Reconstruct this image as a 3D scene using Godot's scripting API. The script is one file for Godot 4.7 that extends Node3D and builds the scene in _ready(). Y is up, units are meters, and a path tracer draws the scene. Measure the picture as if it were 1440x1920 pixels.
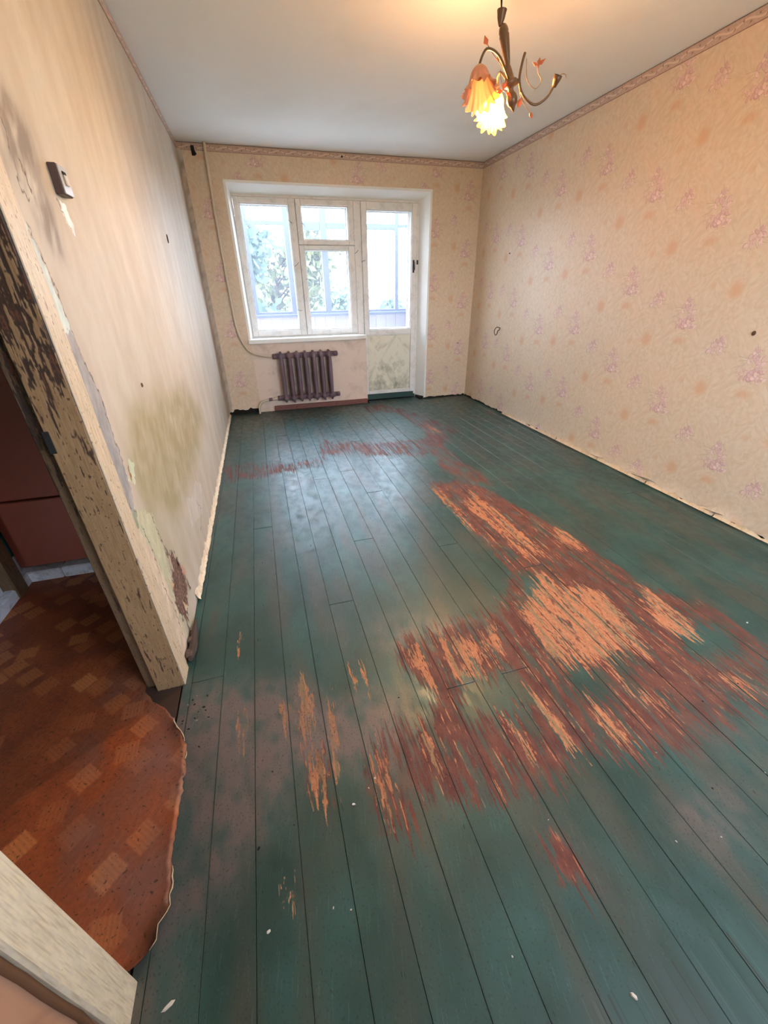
extends Node3D

# Empty room of an old flat: worn green floorboards, faded wallpaper, a window with a balcony door, a radiator and a lamp.
const XL := -0.471     # face of the left wall
const XR := 2.639      # face of the right wall
const ZB := -5.131     # face of the window wall
const ZN := 0.62       # wall behind the camera
const H := 2.5
const PITCH := 0.1145  # floorboard pitch
const FZ := -0.1       # floor paint map: z from ZB to FZ

var N1 := FastNoiseLite.new()
var N2 := FastNoiseLite.new()
var N3 := FastNoiseLite.new()
var M := {}
var rng := RandomNumberGenerator.new()

# ---------------------------------------------------------------- naming
func numbered(called: String) -> String:
	if not has_node(NodePath(called)):
		return called
	var k := 1
	while has_node(NodePath("%s_%03d" % [called, k])):
		k += 1
	return "%s_%03d" % [called, k]

func tag(o: Node, label: String, category := "", group := "", kind := "") -> Node:
	o.set_meta("label", label)
	if category: o.set_meta("category", category)
	if group: o.set_meta("group", group)
	if kind: o.set_meta("kind", kind)
	return o

func thing(called: String, label: String, category: String, at := Vector3.ZERO, group := "", kind := "") -> Node3D:
	var o := Node3D.new()
	o.name = numbered(called)
	add_child(o)
	o.position = at
	tag(o, label, category, group, kind)
	return o

func obj(called: String, st: SurfaceTool, m: Material, parent: Node = self, smooth := false) -> MeshInstance3D:
	if smooth:
		st.index()
	st.generate_normals()
	var o := MeshInstance3D.new()
	o.mesh = st.commit()
	o.material_override = m
	o.name = numbered(called) if parent == self else called
	parent.add_child(o, true)
	return o

# ---------------------------------------------------------------- shapes
func nw(smooth := false) -> SurfaceTool:
	var st := SurfaceTool.new()
	st.begin(Mesh.PRIMITIVE_TRIANGLES)
	st.set_smooth_group(0 if smooth else -1)
	return st

func puv(p: Vector3, n: Vector3) -> Vector2:
	var a := n.abs()
	if a.x >= a.y and a.x >= a.z: return Vector2(-p.z, -p.y)
	if a.y >= a.z: return Vector2(p.x, p.z)
	return Vector2(p.x, -p.y)

func tri(st: SurfaceTool, a: Vector3, b: Vector3, c: Vector3, hint: Vector3, uvs := []) -> void:
	var n := (a - c).cross(a - b)
	var u: Array = uvs if uvs.size() else [puv(a, hint), puv(b, hint), puv(c, hint)]
	var flip := n.dot(hint) < 0.0
	var P := [a, c, b] if flip else [a, b, c]
	var U := [u[0], u[2], u[1]] if flip else u
	for i in 3:
		st.set_uv(U[i])
		st.add_vertex(P[i])

func quad(st: SurfaceTool, a: Vector3, b: Vector3, c: Vector3, d: Vector3, hint: Vector3, uvs := []) -> void:
	if uvs.size():
		tri(st, a, b, c, hint, [uvs[0], uvs[1], uvs[2]])
		tri(st, a, c, d, hint, [uvs[0], uvs[2], uvs[3]])
	else:
		tri(st, a, b, c, hint)
		tri(st, a, c, d, hint)

func box(st: SurfaceTool, lo: Vector3, hi: Vector3, e := 0.0, T := Transform3D()) -> void:
	# a box with chamfered edges
	var c := (lo + hi) * 0.5
	var h := (hi - lo) * 0.5
	e = minf(e, minf(h.x, minf(h.y, h.z)) * 0.9)
	for ax in 3:
		var b := (ax + 1) % 3
		var d := (ax + 2) % 3
		for s in [-1.0, 1.0]:
			var n := Vector3.ZERO
			n[ax] = s
			var q := []
			for k in [[-1, -1], [1, -1], [1, 1], [-1, 1]]:
				var p := Vector3.ZERO
				p[ax] = s * h[ax]
				p[b] = k[0] * (h[b] - e)
				p[d] = k[1] * (h[d] - e)
				q.append(T * (c + p))
			quad(st, q[0], q[1], q[2], q[3], T.basis * n)
	if e <= 0.0:
		return
	for ax in 3:
		var b := (ax + 1) % 3
		var d := (ax + 2) % 3
		for sb in [-1.0, 1.0]:
			for sd in [-1.0, 1.0]:
				var q := []
				for k in [[-1, 0], [1, 0], [1, 1], [-1, 1]]:
					var p := Vector3.ZERO
					p[ax] = k[0] * (h[ax] - e)
					p[b] = sb * (h[b] - (e if k[1] else 0.0))
					p[d] = sd * (h[d] - (0.0 if k[1] else e))
					q.append(T * (c + p))
				var n := Vector3.ZERO
				n[b] = sb
				n[d] = sd * 0.99
				quad(st, q[0], q[1], q[2], q[3], T.basis * n)
	for sx in [-1.0, 1.0]:
		for sy in [-1.0, 1.0]:
			for sz in [-1.0, 1.0]:
				var s := Vector3(sx, sy, sz)
				tri(st, T * (c + s * (h - Vector3(0, e, e))), T * (c + s * (h - Vector3(e, 0, e))), T * (c + s * (h - Vector3(e, e, 0))), T.basis * s)

func ring(st: SurfaceTool, A: Array, B: Array, mid: Vector3, va := 0.0, vb := 1.0) -> void:
	var n := A.size()
	for i in n:
		var j := (i + 1) % n
		var u0 := float(i) / n
		var u1 := float(i + 1) / n
		var out: Vector3 = (A[i] + A[j] + B[i] + B[j]) * 0.25 - mid
		quad(st, A[i], A[j], B[j], B[i], out, [Vector2(u0, va), Vector2(u1, va), Vector2(u1, vb), Vector2(u0, vb)])

func tube(st: SurfaceTool, pts: Array, radii: Array, seg := 10, caps := true, squash := Vector2(1, 1)) -> void:
	var prev := []
	var pm := Vector3.ZERO
	var up := Vector3.UP
	for i in pts.size():
		var t: Vector3 = (pts[mini(i + 1, pts.size() - 1)] - pts[maxi(i - 1, 0)]).normalized()
		if absf(t.dot(up)) > 0.95:
			up = Vector3.RIGHT if absf(t.dot(Vector3.RIGHT)) < 0.9 else Vector3.BACK
		var sx := up.cross(t).normalized()
		var sy := t.cross(sx).normalized()
		up = sy
		var r: float = radii[mini(i, radii.size() - 1)]
		var row := []
		for k in seg:
			var a := TAU * k / seg
			row.append(pts[i] + sx * cos(a) * r * squash.x + sy * sin(a) * r * squash.y)
		if i > 0:
			ring(st, prev, row, (pm + pts[i]) * 0.5, float(i - 1), float(i))
		if caps and (i == 0 or i == pts.size() - 1):
			for k in seg:
				tri(st, pts[i], row[k], row[(k + 1) % seg], -t if i == 0 else t, [Vector2(0.5, 0.5), Vector2(0, 0), Vector2(1, 0)])
		prev = row
		pm = pts[i]

func curve(P: Array, n := 6) -> Array:
	# Catmull-Rom through P
	var o := []
	for i in P.size() - 1:
		var a: Vector3 = P[maxi(i - 1, 0)]
		var d: Vector3 = P[mini(i + 2, P.size() - 1)]
		for k in n:
			o.append((P[i] as Vector3).cubic_interpolate(P[i + 1], a, d, float(k) / n))
	o.append(P[-1])
	return o

func lathe(st: SurfaceTool, prof: Array, T := Transform3D(), seg := 20, flute := 0.0, ribs := 12, inner := false) -> void:
	# prof: Vector2(radius, along -y); the flute grows towards the end of the profile
	var prev := []
	var pm := Vector3.ZERO
	for i in prof.size():
		var row := []
		var g := pow(float(i) / (prof.size() - 1), 2.0) * flute
		for k in seg:
			var a := TAU * k / seg
			var r: float = prof[i].x * (1.0 + g * cos(a * ribs))
			row.append(T * Vector3(cos(a) * r, -prof[i].y - g * 0.05 * cos(a * ribs * 0.5 + 1.0), sin(a) * r))
		var m := T * Vector3(0, -prof[i].y, 0)
		if i > 0:
			ring(st, prev, row, (pm + m) * 0.5, float(i - 1) / prof.size(), float(i) / prof.size())
		prev = row
		pm = m

# ---------------------------------------------------------------- textures
func bake(w: int, h: int, fn: Callable) -> Array:
	# fn(x, y) gives a colour whose alpha is the paint's thickness; returns [colour, relief and gloss]
	var parts := []
	var step := 16
	var n := (h + step - 1) / step
	parts.resize(n)
	var work := func(t: int) -> void:
		var y0 := t * step
		var y1 := mini(y0 + step, h)
		var a := PackedByteArray()
		var b := PackedByteArray()
		a.resize((y1 - y0) * w * 3)
		b.resize((y1 - y0) * w * 3)
		var k := 0
		for y in range(y0, y1):
			for x in w:
				var c: Color = fn.call(x, y)
				a[k] = clampi(int(c.r * 255.0 + 0.5), 0, 255)
				a[k + 1] = clampi(int(c.g * 255.0 + 0.5), 0, 255)
				a[k + 2] = clampi(int(c.b * 255.0 + 0.5), 0, 255)
				var q := clampi(int(c.a * 255.0 + 0.5), 0, 255)
				b[k] = q
				b[k + 1] = 255 - q
				k += 3
		parts[t] = [a, b]
	var id := WorkerThreadPool.add_group_task(work, n)
	WorkerThreadPool.wait_for_group_task_completion(id)
	var A := PackedByteArray()
	var B := PackedByteArray()
	for p in parts:
		A.append_array(p[0])
		B.append_array(p[1])
	return [ImageTexture.create_from_image(Image.create_from_data(w, h, false, Image.FORMAT_RGB8, A)), ImageTexture.create_from_image(Image.create_from_data(w, h, false, Image.FORMAT_RGB8, B))]

func P(a: Array) -> PackedVector2Array:
	var o := PackedVector2Array()
	for i in range(0, a.size(), 2):
		o.append(Vector2(a[i], a[i + 1]))
	return o

func inside(q: Vector2, p: PackedVector2Array, b: Rect2) -> bool:
	return b.has_point(q) and Geometry2D.is_point_in_polygon(q, p)

func bounds(p: PackedVector2Array) -> Rect2:
	var r := Rect2(p[0], Vector2.ZERO)
	for q in p:
		r = r.expand(q)
	return r.grow(0.03)

func mask(polys: Array, area: Rect2, gw: int, gh: int, blur: float, w: int, h: int) -> PackedByteArray:
	var im := Image.create(gw, gh, false, Image.FORMAT_L8)
	for e in polys:
		var p: PackedVector2Array = e[0]
		var v: float = e[1]
		var b := bounds(p)
		var x0 := clampi(int((b.position.x - area.position.x) / area.size.x * gw), 0, gw - 1)
		var x1 := clampi(int((b.end.x - area.position.x) / area.size.x * gw), 0, gw - 1)
		var y0 := clampi(int((b.position.y - area.position.y) / area.size.y * gh), 0, gh - 1)
		var y1 := clampi(int((b.end.y - area.position.y) / area.size.y * gh), 0, gh - 1)
		for y in range(y0, y1 + 1):
			for x in range(x0, x1 + 1):
				var q := area.position + Vector2((x + 0.5) / gw * area.size.x, (y + 0.5) / gh * area.size.y)
				if Geometry2D.is_point_in_polygon(q, p):
					im.set_pixel(x, y, Color(v, v, v))
	if blur > 1.0:
		im.resize(int(gw / blur), int(gh / blur), Image.INTERPOLATE_LANCZOS)
	im.resize(w, h, Image.INTERPOLATE_CUBIC)
	return im.get_data()

func hash1(k: float) -> float:
	return fposmod(sin(k * 127.1 + 3.7) * 43758.547, 1.0)

func mat(c: Color, rough: float, tex: Array = [], relief := 0.0, uv := Vector4(1, 1, 0, 0), rep := true) -> StandardMaterial3D:
	var m := StandardMaterial3D.new()
	m.albedo_color = c
	m.roughness = rough
	if tex.size():
		m.albedo_texture = tex[0]
		m.uv1_scale = Vector3(uv.x, uv.y, 1)
		m.uv1_offset = Vector3(uv.z, uv.w, 0)
		m.texture_repeat = rep
		if relief != 0.0:
			m.heightmap_enabled = true
			m.heightmap_scale = relief
			m.heightmap_texture = tex[1]
	return m

func floor_textures() -> Array:
	var W := 2048
	var HH := 2048
	var area := Rect2(XL, ZB, XR - XL, FZ - ZB)
	var red := mask([
		[P([1.33,-2.57, 1.47,-2.31, 1.55,-1.91, 1.64,-1.52, 1.65,-1.28, 1.62,-1.13, 1.82,-0.95, 1.82,-0.85, 1.82,-0.68, 1.57,-0.51, 1.42,-0.51, 1.28,-0.48, 1.09,-0.47, 0.90,-0.49, 0.80,-0.52, 0.66,-0.49, 0.47,-0.48, 0.34,-0.49, 0.33,-0.56, 0.26,-0.57, 0.20,-0.50, 0.11,-0.53, 0.12,-0.72, 0.17,-0.76, 0.36,-0.78, 0.45,-0.84, 0.33,-1.05, 0.39,-1.15, 0.65,-1.18, 0.85,-1.17, 1.07,-1.39, 1.08,-1.75, 1.07,-2.58]), 0.95],
		[P([-0.05,-0.79, 0.01,-0.78, -0.01,-0.58, -0.07,-0.64]), 0.9],
		[P([1.14,-4.95, 1.32,-5.12, 1.61,-4.68, 1.78,-4.18, 1.89,-3.68, 1.64,-3.44, 1.34,-3.10, 0.36,-3.42, 0.42,-3.85, 0.92,-3.60, 1.45,-3.55, 1.52,-3.80, 1.44,-4.56, 1.13,-4.64]), 0.57],
		[P([-0.45,-3.47, 0.08,-3.32, 0.45,-3.38, 0.42,-3.17, -0.10,-3.09, -0.44,-3.07]), 0.54],
		[P([1.50,-3.49, 1.55,-3.14, 1.57,-2.67, 1.55,-2.38, 1.33,-2.57, 1.25,-2.80]), 0.56],
		[P([0.57,-0.42, 0.62,-0.35, 0.61,-0.27, 0.59,-0.21, 0.57,-0.21, 0.55,-0.27, 0.49,-0.30]), 0.8],
		[P([0.55,-0.92, 0.78,-0.85, 0.77,-0.77, 0.68,-0.70, 0.49,-0.76]), 0.12],
		[P([0.95,-0.83, 1.11,-0.79, 1.03,-0.69, 0.92,-0.71]), 0.15],
		[P([1.16,-0.83, 1.24,-0.80, 1.18,-0.73, 1.12,-0.76]), 0.15],
		[P([1.55,-0.88, 1.77,-0.84, 1.73,-0.74, 1.63,-0.66, 1.46,-0.71]), 0.15],
		[P([1.10,-1.39, 1.23,-1.39, 1.12,-1.15, 1.01,-1.18]), 0.2],
	], area, 256, 412, 4.0, W, HH)
	var tan := mask([
		[P([1.08,-1.22, 1.25,-1.39, 1.25,-1.24, 1.37,-1.20, 1.42,-1.14, 1.39,-0.95, 1.33,-0.81, 1.22,-0.84, 1.13,-0.81, 1.04,-0.82, 0.92,-0.85, 0.95,-0.99, 0.97,-1.17]), 0.8],
		[P([1.64,-1.14, 1.65,-1.02, 1.63,-0.84, 1.56,-0.80, 1.50,-0.83, 1.50,-0.95]), 0.7],
		[P([1.58,-1.76, 1.62,-1.64, 1.61,-1.48, 1.50,-1.56]), 0.7],
		[P([1.33,-2.35, 1.36,-1.97, 1.35,-1.52, 1.23,-1.47, 1.22,-1.79, 1.18,-2.15]), 0.62],
		[P([0.76,-1.12, 0.81,-1.10, 0.76,-0.95, 0.74,-0.94]), 0.95], [P([0.76,-0.76, 0.79,-0.75, 0.79,-0.53, 0.76,-0.57, 0.75,-0.68]), 0.95],
		[P([0.63,-0.75, 0.61,-0.66, 0.66,-0.62, 0.64,-0.57, 0.62,-0.57]), 0.95], [P([0.94,-0.70, 0.98,-0.61, 0.99,-0.52, 0.92,-0.52, 0.91,-0.60]), 0.8],
		[P([1.13,-0.79, 1.09,-0.68, 1.13,-0.67, 1.23,-0.59, 1.13,-0.59]), 0.75], [P([1.50,-0.63, 1.62,-0.56, 1.47,-0.55]), 0.8],
		[P([-0.04,-1.09, -0.02,-1.07, 0.00,-0.89, -0.02,-0.85, -0.07,-0.86]), 0.95], [P([0.03,-0.94, 0.07,-0.93, 0.03,-0.66, 0.02,-0.55, 0.02,-0.67, 0.03,-0.85]), 0.95],
		[P([-0.05,-0.78, 0.01,-0.77, -0.01,-0.61, -0.06,-0.64]), 0.75], [P([0.15,-1.11, 0.17,-0.99, 0.14,-0.99]), 0.95], [P([0.20,-1.15, 0.21,-0.99, 0.19,-1.00]), 0.95],
		[P([0.39,-1.09, 0.45,-1.08, 0.44,-0.82, 0.43,-0.83]), 0.75], [P([0.54,-1.15, 0.57,-1.15, 0.56,-0.89, 0.53,-0.89]), 0.95], [P([0.58,-1.09, 0.70,-1.06, 0.60,-0.88, 0.59,-0.89]), 0.72],
		[P([0.33,-0.76, 0.35,-0.75, 0.34,-0.60, 0.32,-0.63]), 0.85], [P([0.13,-0.72, 0.20,-0.69, 0.18,-0.60, 0.13,-0.51, 0.14,-0.60]), 0.62],
		[P([-0.28,-1.37, -0.26,-1.36, -0.27,-1.23]), 0.95], [P([-0.27,-0.99, -0.24,-0.98, -0.23,-0.88, -0.26,-0.89]), 0.7], [P([-0.12,-1.00, -0.08,-0.99, -0.10,-0.87, -0.12,-0.88]), 0.7],
		[P([-0.15,-0.49, -0.11,-0.48, -0.11,-0.46, -0.15,-0.47]), 0.8], [P([1.63,-4.07, 1.68,-3.69, 1.57,-3.69]), 0.6], [P([1.07,-2.58, 1.13,-2.42, 1.11,-1.81, 1.05,-1.89]), 0.55],
		[P([0.54,-0.89, 0.73,-1.06, 0.76,-1.03, 0.59,-0.87]), 0.6],
	], area, 320, 512, 1.0, W, HH)
	var dirt := mask([
		[P([-0.46,-1.16, -0.08,-1.10, 0.09,-0.90, 0.28,-0.78, 0.15,-0.70, -0.08,-0.72, -0.21,-0.56, -0.29,-0.53, -0.40,-0.57, -0.46,-0.93]), 0.95],
		[P([0.26,-1.30, 0.71,-1.21, 0.72,-1.08, 0.24,-1.13]), 0.6], [P([0.10,-0.97, 0.33,-0.92, 0.25,-0.62, 0.06,-0.69]), 0.8],
		[P([-0.47,-0.6, -0.21,-0.54, -0.23,-0.44, -0.36,-0.41, -0.38,-0.1, -0.47,-0.1]), 0.62],
		[P([0.98,-0.40, 1.24,-0.29, 1.03,-0.15, 0.91,-0.21, 0.82,-0.33]), 0.6],
		[P([1.0,-0.6, 1.8,-0.75, 2.3,-0.6, 2.0,-0.2, 1.2,-0.2]), 0.35],
		[P([-0.1,-4.9, 1.1,-5.1, 1.1,-4.75, 0.3,-4.5, -0.3,-4.6]), 0.35],
	], area, 128, 206, 5.0, W, HH)
	var fn := func(px: int, py: int) -> Color:
		var x := XL + (px + 0.5) / W * (XR - XL)
		var z := ZB + (py + 0.5) / HH * (FZ - ZB)
		var q := (x - 0.0205) / PITCH
		var k := floorf(q)
		var lx := q - k
		var edge := minf(lx, 1.0 - lx) * PITCH
		var hb := hash1(k)
		var warp := N1.get_noise_2d(x * 85.0 + k * 13.0, z * 3.5)
		var ix := clampi(px + int(9.0 * N2.get_noise_2d(x * 40.0, z * 14.0)), 0, W - 1)
		var patch := N2.get_noise_2d(x * 34.0 + 77.0, z * 15.0)
		var iz := clampi(py + int(48.0 * warp + 10.0 * patch), 0, HH - 1)
		var i := py * W + px
		var iw := iz * W + ix
		var streak := N1.get_noise_2d(x * 42.0 + k * 9.0, z * 3.0)
		var strk2 := N1.get_noise_2d(x * 78.0 + 200.0 + k * 5.0, z * 2.6)
		var fine := N2.get_noise_2d(x * 190.0, z * 26.0)
		var blot := N1.get_noise_2d(x * 3.1 + 40.0, z * 2.6)
		var mid := N2.get_noise_2d(x * 14.0, z * 9.0 + 70.0)
		var left := N1.get_noise_2d(x * 24.0 + 600.0, z * 3.4)
		var mr := red[iw] / 255.0
		var mt := tan[iw] / 255.0
		var md := dirt[i] / 255.0
		var joint := 0.12 + 0.8 * (1.0 if fposmod(k, 2.0) < 0.5 else 0.2 * hash1(k * 2.9))
		joint *= clampf(0.75 + 0.9 * N1.get_noise_2d(k * 7.0, z * 2.0), 0.25, 1.0)
		var worn := exp(-edge / 0.006)
		var r := smoothstep(0.24, 0.62, mr * (0.84 + 0.65 * streak + 0.4 * blot + 0.2 * mid) + 0.2 * worn * mr)
		r *= 1.0 - 0.6 * smoothstep(0.14, 0.34, left)
		var t := smoothstep(0.44, 0.55, mt * (0.90 + 0.62 * streak + 0.32 * patch + 0.25 * fine) + 0.04 * fine)
		t = maxf(t, smoothstep(0.30, 0.40, mr * (0.03 + 0.70 * strk2 + 0.12 * patch + 0.2 * fine + 0.20 * worn * (0.5 + streak) + 0.12 * blot)))
		# a third of the bare streaks keep a grey-green undercoat
		var g2 := smoothstep(0.12, 0.36, N1.get_noise_2d(x * 30.0 + 300.0, z * 2.4)) * t * 0.6
		var c := Color(0.098, 0.222, 0.200).lerp(Color(0.140, 0.292, 0.270), clampf(0.5 + blot + (hb - 0.5) * 0.5, 0.0, 1.0))
		c = c.lerp(Color(0.275, 0.25, 0.21), clampf((N2.get_noise_2d(x * 5.0 + 11.0, z * 1.3) - 0.02) * 1.1 + 0.14, 0.0, 0.6))
		c = c.lerp(Color(0.40, 0.335, 0.32), clampf(md * (0.95 + 0.7 * mid) - 0.06, 0.0, 0.92))
		var thick := 0.80 + 0.06 * fine
		var rd := Color(0.36, 0.145, 0.09).lerp(Color(0.43, 0.195, 0.125), clampf(0.5 + mid, 0.0, 1.0))
		c = c.lerp(rd, r * (0.92 - 0.3 * md))
		thick = lerpf(thick, 0.62 + 0.06 * fine, r)
		var tn := Color(0.66, 0.40, 0.25).lerp(Color(0.76, 0.50, 0.335), clampf(0.5 + fine, 0.0, 1.0))
		tn = tn.lerp(Color(0.45, 0.42, 0.30), g2)
		c = c.lerp(tn.lerp(c, md * 0.35), t * 0.93)
		thick = lerpf(thick, 0.44 + 0.10 * fine, t)
		# dark dirt in the joints, specks and light scratches
		c = c.lerp(Color(0.09, 0.075, 0.065), 0.85 * joint * exp(-edge / 0.0017))
		var sp := N2.get_noise_2d(x * 120.0 + 500.0, z * 120.0)
		c = c.lerp(Color(0.10, 0.085, 0.075), smoothstep(0.50, 0.60, sp) * 0.55)
		var sc := N2.get_noise_2d(x * 230.0 + z * 40.0, z * 9.0 - 90.0)
		c = c.lerp(Color(0.50, 0.55, 0.51), smoothstep(0.50, 0.62, sc) * 0.22)
		thick += mid * 0.06
		return Color(c.r, c.g, c.b, clampf(thick, 0.0, 1.0))
	return bake(W, HH, fn)

func petals(seed_: int, n: int, w: float, h: float, at: Vector2) -> Array:
	var r := RandomNumberGenerator.new()
	r.seed = seed_
	var o := []
	for i in n:
		var v := pow(r.randf(), 0.62)
		var half := w * 0.5 * (0.25 + 0.85 * v)
		var p := at + Vector2(r.randf_range(-half, half), -h * 0.5 + v * h)
		o.append([p, r.randf_range(0.008, 0.017), r.randf() * PI, r.randf(), r.randf_range(0.45, 0.8)])
	return o

func paper_textures() -> Array:
	# one repeat of the flowered wallpaper, 0.50 m by 0.54 m, in metres from its upper left corner
	var W := 640
	var HH := 692
	var fl := petals(3, 64, 0.165, 0.175, Vector2(0.13, 0.27)) + petals(8, 28, 0.110, 0.105, Vector2(0.37, 0.19))
	var stems := []
	var r := RandomNumberGenerator.new()
	r.seed = 12
	for b in [[Vector2(0.13, 0.27), 9, 0.12], [Vector2(0.37, 0.19), 6, 0.08]]:
		for i in b[1]:
			var a: float = r.randf() * TAU
			stems.append([b[0] + Vector2(cos(a), sin(a)) * b[2] * 0.4, b[0] + Vector2(cos(a + 0.3), sin(a + 0.3)) * b[2] * r.randf_range(0.75, 1.05)])
	var fn := func(px: int, py: int) -> Color:
		var p := Vector2((px + 0.5) / W * 0.5, (py + 0.5) / HH * 0.54)
		var a := p.x / 0.5 * TAU
		var b := p.y / 0.54 * TAU
		# noise on a torus, so that the repeat has no seam
		var s := N3.get_noise_3d(cos(a) * 0.9 + 5.0, sin(a) * 0.9 + cos(b) * 0.9, sin(b) * 0.9)
		var s2 := N3.get_noise_3d(cos(a) * 2.6 + 5.0, sin(a) * 2.6 + cos(b) * 2.6 + s * 1.2, sin(b) * 2.6)
		var c := Color(0.805, 0.71, 0.595).lerp(Color(0.845, 0.765, 0.665), clampf(0.5 + s2 * 1.1, 0.0, 1.0))
		c = c.lerp(Color(0.84, 0.73, 0.62), clampf(s * 1.2, 0.0, 0.5))
		for o in [[Vector2(0.38, 0.44), 0.042, 0.044, 0.62], [Vector2(0.13, 0.43), 0.05, 0.026, 0.5], [Vector2(0.02, 0.12), 0.03, 0.02, 0.3]]:
			var d: Vector2 = (p - o[0]) / Vector2(o[1], o[2])
			d += Vector2(s2, -s) * 0.22
			c = c.lerp(Color(0.80, 0.595, 0.44), smoothstep(1.45, 0.25, d.length()) * o[3])
		var hgt := 0.4 + s2 * 0.12
		for e in stems:
			var q := Geometry2D.get_closest_point_to_segment(p, e[0], e[1])
			var d := p.distance_to(q)
			if d < 0.0022:
				c = c.lerp(Color(0.60, 0.50, 0.44), 0.5 * (1.0 - d / 0.0022))
		var near := p.distance_to(Vector2(0.13, 0.27)) < 0.125 or p.distance_to(Vector2(0.37, 0.19)) < 0.09
		for e in (fl if near else []):
			var d: Vector2 = p - e[0]
			if absf(d.x) < 0.02 and absf(d.y) < 0.02:
				d = d.rotated(e[2])
				var v: float = Vector2(d.x, d.y / e[4]).length() / e[1]
				if v < 1.0:
					var col := Color(0.775, 0.605, 0.575).lerp(Color(0.905, 0.795, 0.765), e[3])
					c = c.lerp(col, 0.72)
					hgt = 0.62 + 0.2 * (1.0 - v)
					c = c.lerp(Color(0.58, 0.41, 0.42), smoothstep(0.74, 0.95, v) * 0.62 * (1.0 if d.y > 0.0 else 0.25))
		return Color(c.r, c.g, c.b, clampf(hgt, 0.0, 1.0))
	return bake(W, HH, fn)

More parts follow.
